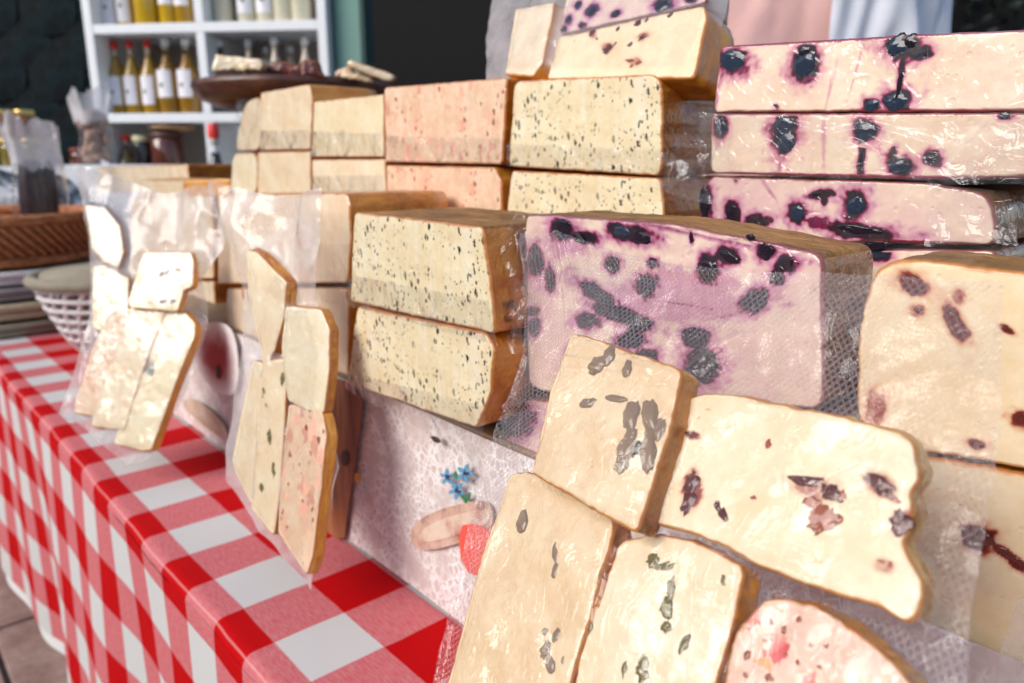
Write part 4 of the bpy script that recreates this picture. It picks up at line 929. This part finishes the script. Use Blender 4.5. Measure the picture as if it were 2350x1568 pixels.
for i, (px, nm) in enumerate(((514, 'pale clear bottle beside the divider on the top right shelf'), (568, 'pale bottle with a yellow tinge, second on the top right shelf'), (612, 'pale bottle third on the top right shelf'), (652, 'yellowish bottle fourth on the top right shelf'), (692, 'yellowish bottle at the right end of the top right shelf'))):
    x, _ = sh_at(px, 40, .1); bottle(nm, x, zf[3], .28, .036, CLR, WCAP, lab=(.14, .5) if i in (1, 2) else None, fill=.8)
for i, (px, dx, nm) in enumerate(((508, .1, 'dark bottle with white cap behind the cream cheese on the board'), (573, .1, 'grey bottle with white cap left of the dried meat'), (613, .2, 'short bottle with white cap set back above the dried meat'), (633, .08, 'bottle with white cap in front above the dried meat'), (667, .2, 'clear bottle with white cap set back on the right middle shelf'), (702, .08, 'dark bottle with white cap at the right end of the middle shelf'))):
    x, _ = sh_at(px, 150, dx); bottle(nm, x, zf[2], Hm*(1, 1.0, .94, 1.01, .95, 1)[i], .036, (DRK, GLS, DRK, DRK, GLS, DRK)[i], WCAP, y=dx, lab=None, fill=.62 if i else .9)
def jar(label, P, H, R, body, lid, group='jars', lidh=.16, flare=1.0):
    t = thing('jar', label, 'jar', P, group, RZ)
    lathe('glass_body', [(R*.9, 0), (R, .008), (R, H*(1-lidh)-.012), (R*.9, H*(1-lidh))], body, t, 20)
    lathe('lid', [(R*.95, H*(1-lidh)), (R*.98, H*(1-lidh)+.003), (R*.98, H-.003), (R*.92, H)], lid, t, 20)
    return t
def sp_(px, py, back, z): 
    x, _ = sh_at(px, py, back); q = so_p + SX*x + SY*back; return (q.x, q.y, z)
jar('black jar with a white lid on the right shelf under the board', sp_(512, 240, .06, zf[2]), .125, .055, DRK, WCAP, 'jars on the shelves')
bottle('squat dark oil bottle with a red cap on the lower shelf', sh_at(290, 340, .08)[0], zf[1], sh_at(290, 309, .08)[1]-zf[1], .042, oil('olive_oil', (.13, .075, .012)), RED, y=.08, fill=.82, lab=None)
jar('slim black jar with a cream lid on the lower shelf', sp_(326, 340, .08, zf[1]), sh_at(326, 311, .08)[1]-zf[1], .034, DRK, CREAML, 'jars on the shelves', .10)
jar('large jar of brown preserve on the lower shelf', sp_(384, 340, .07, zf[1]), sh_at(384, 304, .07)[1]-zf[1], .060, BRN, plain('brown_lid', (.08, .03, .02), .5), 'jars on the shelves', .08)
pt = thing('serving_plate', 'peach coloured wooden plate balanced on the jar of brown preserve', 'plate', sp_(395, 296, .10, sh_at(384, 303, .07)[1]+.001), rz=RZ)
lathe('dish', [(.03, 0), (.085, .012), (.092, .020), (.088, .021), (.03, .008)], plain('peach_wood', (.60, .33, .17), .55), pt, 28)
bottle('nearer dark wine bottle with a red cap and white label', sh_at(492, 330, -.5)[0], .80+0*zf[1], sh_at(492, 284, -.5)[1]-.80, .045, DRK, RED, y=-.5, fill=.86, lab=(.35, .66), group='bottles beside the cheese tier', lab_side=.5)
st = thing('bottle_crate', 'low pale crate holding the wine bottle behind the cheese tier', 'crate', (0, 0, 0)); _p = so_p + SX*sh_at(492, 330, -.5)[0] + SY*-.5; st.location = (_p.x, _p.y, 0); st.rotation_euler[2] = RZ
box('crate_body', -.16, .16, -.14, .14, 0, .795, WOOD, st)
# white counter with jars at the far left
cp_, cr_ = frame(20, 384, 2.55)
ct = thing('white_counter', 'white counter at the far left carrying the gold lidded jars', 'counter', (cp_.x, cp_.y, 0), rz=cr_)
ctz = depth_pt(20, 383, 2.5).z
box('counter_top', -.55, .36, -.06, .35, ctz-.035, ctz, WHITE, ct); box('counter_body', -.53, .34, -.02, .33, 0, ctz-.036, plain('counter_front', (.55, .56, .58), .6, .25, 8), ct)
JB = oil('honey_walnut_jar', (.24, .085, .022)); JB2 = oil('pickle_jar', (.22, .16, .03))
hj = (sh_at(0, 0)[1]*0 + .083)
for i, (px, row, nm) in enumerate(((24, 0, 'gold lidded jar at the bottom left of the stack on the white counter'), (72, 0, 'gold lidded jar at the bottom right of the stack on the white counter'), (20, 1, 'gold lidded jar at the top left of the stack'), (66, 1, 'gold lidded jar at the top right of the stack'), (-24, 0, 'gold lidded jar cut off by the left edge of the photo'))):
    q = depth_pt(px, 340, 2.55); jar(nm, (q.x, q.y, ctz + .001 + row*.0885), .088, .030, JB2 if row == 0 else JB, GOLDLID, 'gold lidded jars on the white counter', .2)
q = depth_pt(188, 360, 2.56); jar('small dark jar with a red blob beside the gold lidded jars', (q.x, q.y, ctz+.001), .058, .035, BRN, plain('red_lid', (.22, .02, .02), .5), 'small jars on the white counter', .2)
# bagged goods
def lumpy_bag(name, label, cat, P, H, R, inner, n_in, kind, seed, group=None, clear=.6):
    t = thing(name, label, cat, P, group); V, F = [], []; n, mm = 28, 18
    for k in range(mm+1):
        u = k/mm; r = R*(.95 + .10*math.sin(u*4)) * (1 + .25*max(0, u-.75)*4)
        for i in range(n):
            a = 2*math.pi*i/n; rr = r*(1 + .35*nz(math.cos(a)*1.6+seed, math.sin(a)*1.6, u*2.2)) * (1 + .16*math.cos(a*5+seed)*u + .08*math.cos(a*11)*u)
            V.append((P[0]+rr*math.cos(a), P[1]+rr*math.sin(a)*.7, P[2] + H*u*(1+.35*nz(math.cos(a)*2+seed, math.sin(a)*2, seed)*u)))
    for k in range(mm):
        for i in range(n): j = (i+1) % n; F.append((k*n+i, k*n+j, (k+1)*n+j, (k+1)*n+i))
    cb = mesh_obj('clear_bag', V, F, M['goodsfilm'], t)
    at = cb.data.attributes.new('contact', 'FLOAT', 'POINT'); at.data.foreach_set('value', [1.0 if k < mm*clear else 0.0 for k in range(mm+1) for i in range(n)])
    rd = random.Random(seed)
    me = kind
    for k in range(n_in):
        sx, sz = inner
        if sz > sx*2: loc = Vector((rd.uniform(-.55, .55)*R, rd.uniform(-.3, .3)*R, sz*1.02)); rot = Matrix.Rotation(rd.uniform(-.12, .12), 4, 'Y') @ Matrix.Rotation(rd.uniform(0, 6), 4, 'Z')
        else: loc = Vector((rd.uniform(-.6, .6)*R, rd.uniform(-.4, .4)*R, sx + rd.random()**1.0*H*.66)); rot = Matrix.Rotation(rd.uniform(0, 6), 4, 'X') @ Matrix.Rotation(rd.uniform(0, 6), 4, 'Z')
        instance('sausage' if sz > sx*2 else 'nut', me, t, Matrix.Translation(loc) @ rot @ Matrix.Diagonal((sx, sx, sz, 1)))
    return t
SAUS = lump('sausage', 3, .10, 3); SAUS.materials.append(plain('dark_sausage_skin', (.022, .008, .016), .4, .5, 60))
NUT = lump('nut', 5, .3, 2); NUT.materials.append(plain('pale_nut', (.42, .27, .20), .6, .4, 40))
q = depth_pt(97, 500, 1.78)
lumpy_bag('sausage_bag', 'clear bag of dark purple dried sausages standing in the copper basket', 'food bag', (q.x, q.y, q.z-.02), .225, .052, (.016, .075), 6, SAUS, 11)
q = depth_pt(224, 378, 2.42)
nbz = depth_pt(224, 376, 2.42).z
lumpy_bag('nut_bag', 'tall clear bag of pinkish nuts in front of the shelf unit', 'food bag', (q.x, q.y, nbz), .21, .050, (.014, .014), 70, NUT, 23)
# side stand the nut bag rests on
nb = thing('low_stand', 'white stand at the left end of the shelf unit under the nut bag', 'stand', (q.x, q.y, 0), rz=cr_)
box('stand_body', -.09, .35, -.09, .10, 0, nbz-.003, WHITE, nb)

# round wooden board with tasting pieces, on a turned stand behind the tier
bd_c = depth_pt(680, 214, 1.42)
bdark = rind('dark_board_wood', (.035, .010, .008), (.085, .026, .014), (.17, .065, .025), rough=.4, scale=10, wr=.25, coat=.3, stretch=(1, 4, 4))
bd = thing('wooden_board', 'round dark wooden board raised on a stand with tasting pieces', 'board', (bd_c.x, bd_c.y, bd_c.z), rz=-TH)
RB = depth_pt(905, 214, 1.42); RBr = (RB - bd_c).length
lathe('board_top', [(.05, -.032), (RBr*.72, -.030), (RBr*.93, -.014), (RBr, .006), (RBr*.99, .014), (RBr*.93, .016), (.05, .014)], bdark, bd, 56)
lathe('stand_column', [(.11, -bd_c.z+.79), (.10, -bd_c.z+.82), (.035, -bd_c.z+.86), (.03, -.06), (.06, -.035)], bdark, bd, 20)
sb = thing('side_table', 'small table hidden behind the tier that carries the board stand', 'table', (bd_c.x, bd_c.y, 0), rz=-TH)
box('top', -.2, .2, -.16, .16, .74, .788, WOOD, sb)
for sx in (-.16, .16): box('leg', sx-.02, sx+.02, -.02, .02, 0, .739, WOOD, sb)
BT = bd_c.z + .016
def bd_piece(name, label, cat, pts, d, th, mat, side, seed, grp):
    pl = PD(d); ps = [pl.at(*p) for p in pts]; base = sum(ps, Vector())/len(ps); base.z = min(p.z for p in ps)
    t = thing(name, label, cat, base, grp); slab(t, pts, pl, th, mat, side, seed=seed, n=60, m=8, er=.006, bulge=.004, rough=.002, names=('cut_piece', 'back_side')); return t
MEAT = cheese('dried_meat', (.18, .035, .030), (.07, .012, .014), [((.42, .25, .2), 60, .25, .5, (1, 1, 1))], coat=.3, wrinkle=.2); 
gt = 'tasting pieces on the wooden board'
bd_piece('cheese_chunk', 'block of white cheese at the left of the wooden board', 'cheese', [(492, 124), (560, 130), (602, 136), (600, 152), (585, 166), (545, 162), (482, 166)], 1.285, .06, M['pale'], M['pale'], 1, gt)
bd_piece('cheese_chunk', 'broken white cheese crumbs beside the white block on the board', 'cheese', [(548, 140), (606, 144), (600, 164), (575, 160), (552, 166)], 1.265, .03, M['cream'], M['cream'], 2, gt)
for i, (pts, nm) in enumerate((([(600, 150), (650, 142), (680, 150), (670, 170), (605, 168)], 'pink edged slice of dried meat next to the white cheese'), ([(655, 160), (690, 146), (725, 152), (720, 176), (668, 176)], 'folded dried meat slice in the middle of the board'), ([(690, 138), (722, 137), (734, 168), (745, 178), (690, 174)], 'tall dark dried meat end on the board'))):
    bd_piece('dried_meat', nm, 'dried meat', pts, 1.285 - .012*i, .03, MEAT, MEAT, 10+i, gt)
for i, (pts, nm) in enumerate((([(770, 160), (800, 150), (812, 165), (790, 180), (766, 176)], 'small orange tinged cheese piece behind the cheese fingers'), ([(782, 164), (850, 172), (862, 190), (840, 190), (776, 178)], 'lower cheese finger on the right of the board'), ([(798, 136), (815, 140), (905, 172), (908, 182), (895, 190), (868, 182), (796, 152)], 'long cheese finger lying across the right of the board'))):
    bd_piece('cheese_finger', nm, 'cheese', pts, 1.30 - .015*i, .025, M['cream'], M['amber'], 20+i, gt)

# ------------------------------------------------------------------ baskets and trays on the far end of the table
COP = rind('copper_wicker', (.13, .035, .014), (.50, .19, .075), (.66, .34, .19), rough=.55, scale=40, wr=.5, coat=0, stretch=(1, 1, 3))
STRAW = plain('straw', (.52, .42, .27), .8, .3, 50); GREYW = plain('grey_wicker', (.30, .27, .27), .8, .35, 40); WHW = plain('white_wicker', (.74, .70, .70), .7, .12, 30); OLV = plain('olive_wicker', (.30, .26, .19), .8, .3, 40)
BC = depth_pt(-30, 560, 1.83)
def ring(name, R, r, z, m, par, nmaj=64, nmin=8, sz=1.0):
    V, F = [], []
    for i in range(nmaj):
        a = 2*math.pi*i/nmaj
        for k in range(nmin):
            b = 2*math.pi*k/nmin; rr = R + r*math.cos(b)*(1+.1*math.sin(a*17)); V.append((rr*math.cos(a), rr*math.sin(a), z + r*sz*math.sin(b)))
    for i in range(nmaj):
        for k in range(nmin): F.append((i*nmin+k, ((i+1) % nmaj)*nmin+k, ((i+1) % nmaj)*nmin+(k+1) % nmin, i*nmin+(k+1) % nmin))
    return mesh_obj(name, V, F, m, par, world=False)
z0 = TZ+.002
for i, (hh, Rr, m, nm) in enumerate(((.030, .290, OLV, 'dark olive woven tray at the bottom of the stack at the left edge'), (.040, .280, STRAW, 'straw coloured woven tray, second from the bottom of the stack'), (.030, .268, GREYW, 'grey woven tray in the middle of the stack'), (.032, .260, WHW, 'whitish woven tray just below the copper basket'))):
    t = thing('woven_tray', nm, 'tray', (BC.x, BC.y, z0), 'woven trays stacked at the left edge', rz=i*.4)
    ring('coil', Rr, hh*.26, hh*.27, m, t); ring('coil', Rr+.006, hh*.24, hh*.74, m, t)
    lathe('tray_base', [(.02, .002), (Rr*.985, .002), (Rr*.99, hh*.55), (Rr*.96, hh*.6), (.02, hh*.3)], m, t, 48)
    z0 += hh + .002
bk_ = thing('copper_basket', 'copper brown wicker basket with a twisted rim at the left edge', 'basket', (BC.x, BC.y, z0))
RBK = .25; HB = depth_pt(100, 502, 1.62).z - z0
lathe('basket_wall', [(.02, .003), (RBK*.93, .003), (RBK*.97, HB*.5), (RBK, HB*.92), (RBK*.95, HB*.92), (RBK*.88, .02), (.02, .018)], COP, bk_, 64)
ring('base_coil', RBK*.96, .012, .013, COP, bk_); ring('rim_core', RBK*.98, .014, HB*.9, COP, bk_)
STR = bpy.data.meshes.new('strand'); bm = bmesh.new(); bmesh.ops.create_icosphere(bm, subdivisions=2, radius=1)
for v in bm.verts: v.co = Vector((v.co.x*.0075, v.co.y*.006, v.co.z*.055)); 
bm.to_mesh(STR); bm.free(); STR.polygons.foreach_set('use_smooth', [True]*len(STR.polygons)); STR.materials.append(COP)
for i in range(72):
    a = 2*math.pi*i/72
    instance('strand', STR, bk_, Matrix.Rotation(a, 4, 'Z') @ Matrix.Translation((RBK*1.0, 0, HB*.55)) @ Matrix.Rotation(.75, 4, 'X'))
wb_c = depth_pt(262, 700, 1.52)
wb = thing('white_basket', 'white coiled wicker bowl with an olive rim behind the left hanging bag', 'basket', (wb_c.x, wb_c.y, TZ+.002))
HWB = depth_pt(180, 640, 1.44).z - TZ
RW = .135
for k in range(7):
    u = k/6; ring('wire_coil', RW*(.55+.45*u**.8), .0058, .011 + (HWB-.03)*u, WHW, wb, 48, 6, .8)
for k in range(26):
    a = 2*math.pi*k/26; V = []; F = []
    for q_ in range(9):
        u = q_/8; r_ = RW*(.55+.45*u**.8); a_ = a + .5*u
        c_ = Vector((r_*math.cos(a_), r_*math.sin(a_), .006 + (HWB-.02)*u)); tn = Vector((-math.sin(a_), math.cos(a_), 0)); ou = Vector((math.cos(a_), math.sin(a_), 0))
        for b_ in range(5): V.append(c_ + tn*(.0045*math.cos(b_*1.2566)) + ou*(.0045*math.sin(b_*1.2566)))
    for q_ in range(8):
        for b_ in range(5): F.append((q_*5+b_, q_*5+(b_+1) % 5, (q_+1)*5+(b_+1) % 5, (q_+1)*5+b_))
    mesh_obj('wire_rib', V, F, WHW, wb, world=False)
ring('rim_braid', RW*1.02, .012, HWB-.008, OLV, wb, 60, 8)
lathe('bowl_base', [(.01, .002), (RW*.55, .002), (RW*.56, .008), (.01, .008)], WHW, wb, 30)
lathe('woven_cover', [(.005, HWB-.010), (RW*.93, HWB-.012), (RW*.9, HWB+.004), (.005, HWB+.016)], OLV, wb, 40)
# white wrapped loaf behind the copper basket
q = depth_pt(30, 470, 2.25)
wl = thing('paper_bundle', 'white paper bundle with dark patches behind the copper basket', 'bundle', (q.x, q.y, .80))
bm = bmesh.new(); bmesh.ops.create_icosphere(bm, subdivisions=4, radius=1)
for v in bm.verts:
    d = v.co.copy(); k = 1+.25*mnoise.noise(d*2.2)+.08*mnoise.noise(d*6); v.co = Vector((d.x*.26*k, d.y*.12*k, .145 + d.z*.145*k))
def bundle_mat():
    g = G('bundle_paper'); n = g.noise(14, 4, .6); g.principled(g.ramp(n, [(.46, (.02, .035, .045)), (.56, (.40, .41, .43)), (.66, (.72, .72, .74))]), .6, g.bump(g.noise(60), .5, .004)); return g.m
bm_obj('wrapping', bm, bundle_mat(), wl)
wl.rotation_euler[2] = -TH
bs = thing('bundle_stool', 'low wooden stool under the white paper bundle behind the trays', 'stool', (q.x, q.y, 0), rz=-TH)
box('seat', -.2, .2, -.12, .12, .76, .797, WOOD, bs)
for sx in (-.16, .16):
    for sy in (-.08, .08): box('leg', sx-.02, sx+.02, sy-.02, sy+.02, 0, .759, WOOD, bs)

# ------------------------------------------------------------------ the vendor behind the cheeses
SKIN = plain('skin', (.58, .36, .26), .5, .06, 40, Subsurface_Weight=.1, Subsurface_Scale=.01)
vp = depth_pt(1835, 80, 1.50)
per = thing('person', 'vendor in a dusty pink top and a white overgarment standing behind the cheeses', 'person', (vp.x, vp.y, 0), rz=-TH)
J = dict(pel=(0, 0, .95), wai=(0, 0, 1.08), che=(0, -.01, 1.30), nec=(0, 0, 1.47), hd0=(0, -.01, 1.56), hd1=(0, -.03, 1.66), hd2=(0, -.02, 1.75))
for s, sg in (('l', -1), ('r', 1)):
    J.update({s+'hip': (.09*sg, 0, .92), s+'kne': (.10*sg, -.01, .50), s+'ank': (.10*sg, .02, .09), s+'toe': (.11*sg, -.15, .035),
              s+'sho': (.17*sg, 0, 1.42), s+'elb': (.235*sg, .03, 1.16), s+'wri': (.21*sg, -.13, .98), s+'pal': (.20*sg, -.20, .955)})
    for k in range(4): J[f'{s}f{k}'] = ((.20 + (k-1.5)*.020)*sg, -.285 + .012*abs(k-1.2), .935)
    J[s+'th'] = (.165*sg, -.235, .95)
E_ = [('pel', 'wai'), ('wai', 'che'), ('che', 'nec'), ('nec', 'hd0'), ('hd0', 'hd1'), ('hd1', 'hd2')]
for s in 'lr':
    E_ += [('pel', s+'hip'), (s+'hip', s+'kne'), (s+'kne', s+'ank'), (s+'ank', s+'toe'), ('che', s+'sho'), (s+'sho', s+'elb'), (s+'elb', s+'wri'), (s+'wri', s+'pal'), (s+'pal', s+'th')] + [(s+'pal', f'{s}f{k}') for k in range(4)]
RAD = dict(pel=(.145, .11), wai=(.125, .095), che=(.15, .105), nec=(.055, .055), hd0=(.062, .07), hd1=(.078, .098), hd2=(.05, .06))
def rad(k):
    if k in RAD: return RAD[k]
    t = k[1:]; return {'hip': (.085, .09), 'kne': (.055, .06), 'ank': (.038, .04), 'toe': (.04, .025), 'sho': (.055, .055), 'elb': (.040, .040), 'wri': (.026, .024), 'pal': (.036, .018)}.get(t, (.0095, .0095))
ks = list(J); me = bpy.data.meshes.new('body'); me.from_pydata([J[k] for k in ks], [(ks.index(a), ks.index(b)) for a, b in E_], [])
body = bpy.data.objects.new('body', me); C.objects.link(body); body.parent = per; me.materials.append(SKIN)
sk = body.modifiers.new('skin', 'SKIN'); su = body.modifiers.new('sub', 'SUBSURF'); su.levels = su.render_levels = 2
for i, k in enumerate(ks):
    d = me.skin_vertices[0].data[i]; d.radius = rad(k); d.use_root = (k == 'pel')
def tube_cloth(name, prof, m, folds, seed, a0=0, a1=2*math.pi, n=72, off=(0, 0)):
    V, F = [], []; closed = abs(a1-a0-2*math.pi) < 1e-6; nn = n if closed else n+1
    for rx, ry, z, cx in prof:
        for i in range(nn):
            a = a0 + (a1-a0)*i/n
            f = 1 + folds*(1.0*nz(math.cos(a)*2.6+seed+z*3, math.sin(a)*2.6, z*4) + .5*nz(math.cos(a)*7+seed-z*7, math.sin(a)*7+z*3, z*4))
            V.append((cx+off[0] + rx*f*math.cos(a), off[1] + ry*f*math.sin(a), z))
    for k in range(len(prof)-1):
        for i in range(nn if closed else n): j = (i+1) % nn; F.append((k*nn+i, k*nn+j, (k+1)*nn+j, (k+1)*nn+i))
    return mesh_obj(name, V, F, m, per, world=False)
PINK = plain('dusty_pink_cotton', (.60, .36, .335), .85, .08, 14, bump=.15); WHT = plain('white_cotton', (.74, .76, .84), .85, .05, 14, bump=.15); JEAN = plain('dark_trousers', (.03, .03, .045), .85, .2, 40)
zz = np.linspace(.90, 1.47, 22)
tube_cloth('pink_top', [(.20-.03*max(0, (z-1.38)/.09)**2 + .02*(1.2-z), .145-.03*max(0, (z-1.38)/.09), z, 0) for z in zz], PINK, .24, 1)
tube_cloth('white_overgarment', [(.205+.10*(1.47-z)*.45, .165, z, .012) for z in zz], WHT, .22, 4, a0=-math.pi*.53, a1=math.pi*.30)
for s in (-1, 1):
    tube_cloth('sleeve', [(.068-.012*u, .07-.012*u, 1.44-.30*u, s*(.19+.055*u)) for u in np.linspace(0, 1, 10)], PINK if s < 0 else WHT, .07, 6+s)
    tube_cloth('trouser_leg', [(.105-.03*u, .11-.03*u, .96-.88*u, s*(.085+.015*u)) for u in np.linspace(0, 1, 12)], JEAN, .04, 9+s)
hair = bmesh.new(); bmesh.ops.create_icosphere(hair, subdivisions=3, radius=1)
for v in hair.verts:
    d = v.co.copy(); k = 1+.06*mnoise.noise(d*6); v.co = Vector((d.x*.095*k, .02 + d.y*.112*k, 1.685 + d.z*.12*k)); 
    if d.y < -.25 and d.z < .45: v.co.y = max(v.co.y, -.045)
bm_obj('hair', hair, plain('brown_hair', (.05, .028, .016), .5, .4, 90), per)
EYE = plain('eye', (.02, .015, .012), .2)
for s in (-1, 1):
    e = lathe('eye', [(.002, -.008), (.010, -.004), (.012, 0), (.010, .005), (.002, .008)], EYE, per, 12); e.location = (s*.032, -.112, 1.655)
    e = lathe('ear', [(.004, -.03), (.014, -.018), (.018, .01), (.012, .028), (.003, .032)], SKIN, per, 10, sx=.6); e.location = (s*.085, 0, 1.645)
nose = lathe('nose', [(.014, -.018), (.017, -.008), (.010, .012), (.005, .03)], SKIN, per, 10, sy=1.3); nose.location = (0, -.122, 1.63)
mo = lathe('mouth', [(.004, -.006), (.024, -.002), (.024, .003), (.004, .006)], plain('lip', (.40, .12, .10), .5), per, 14, sy=.35); mo.location = (0, -.108, 1.592)
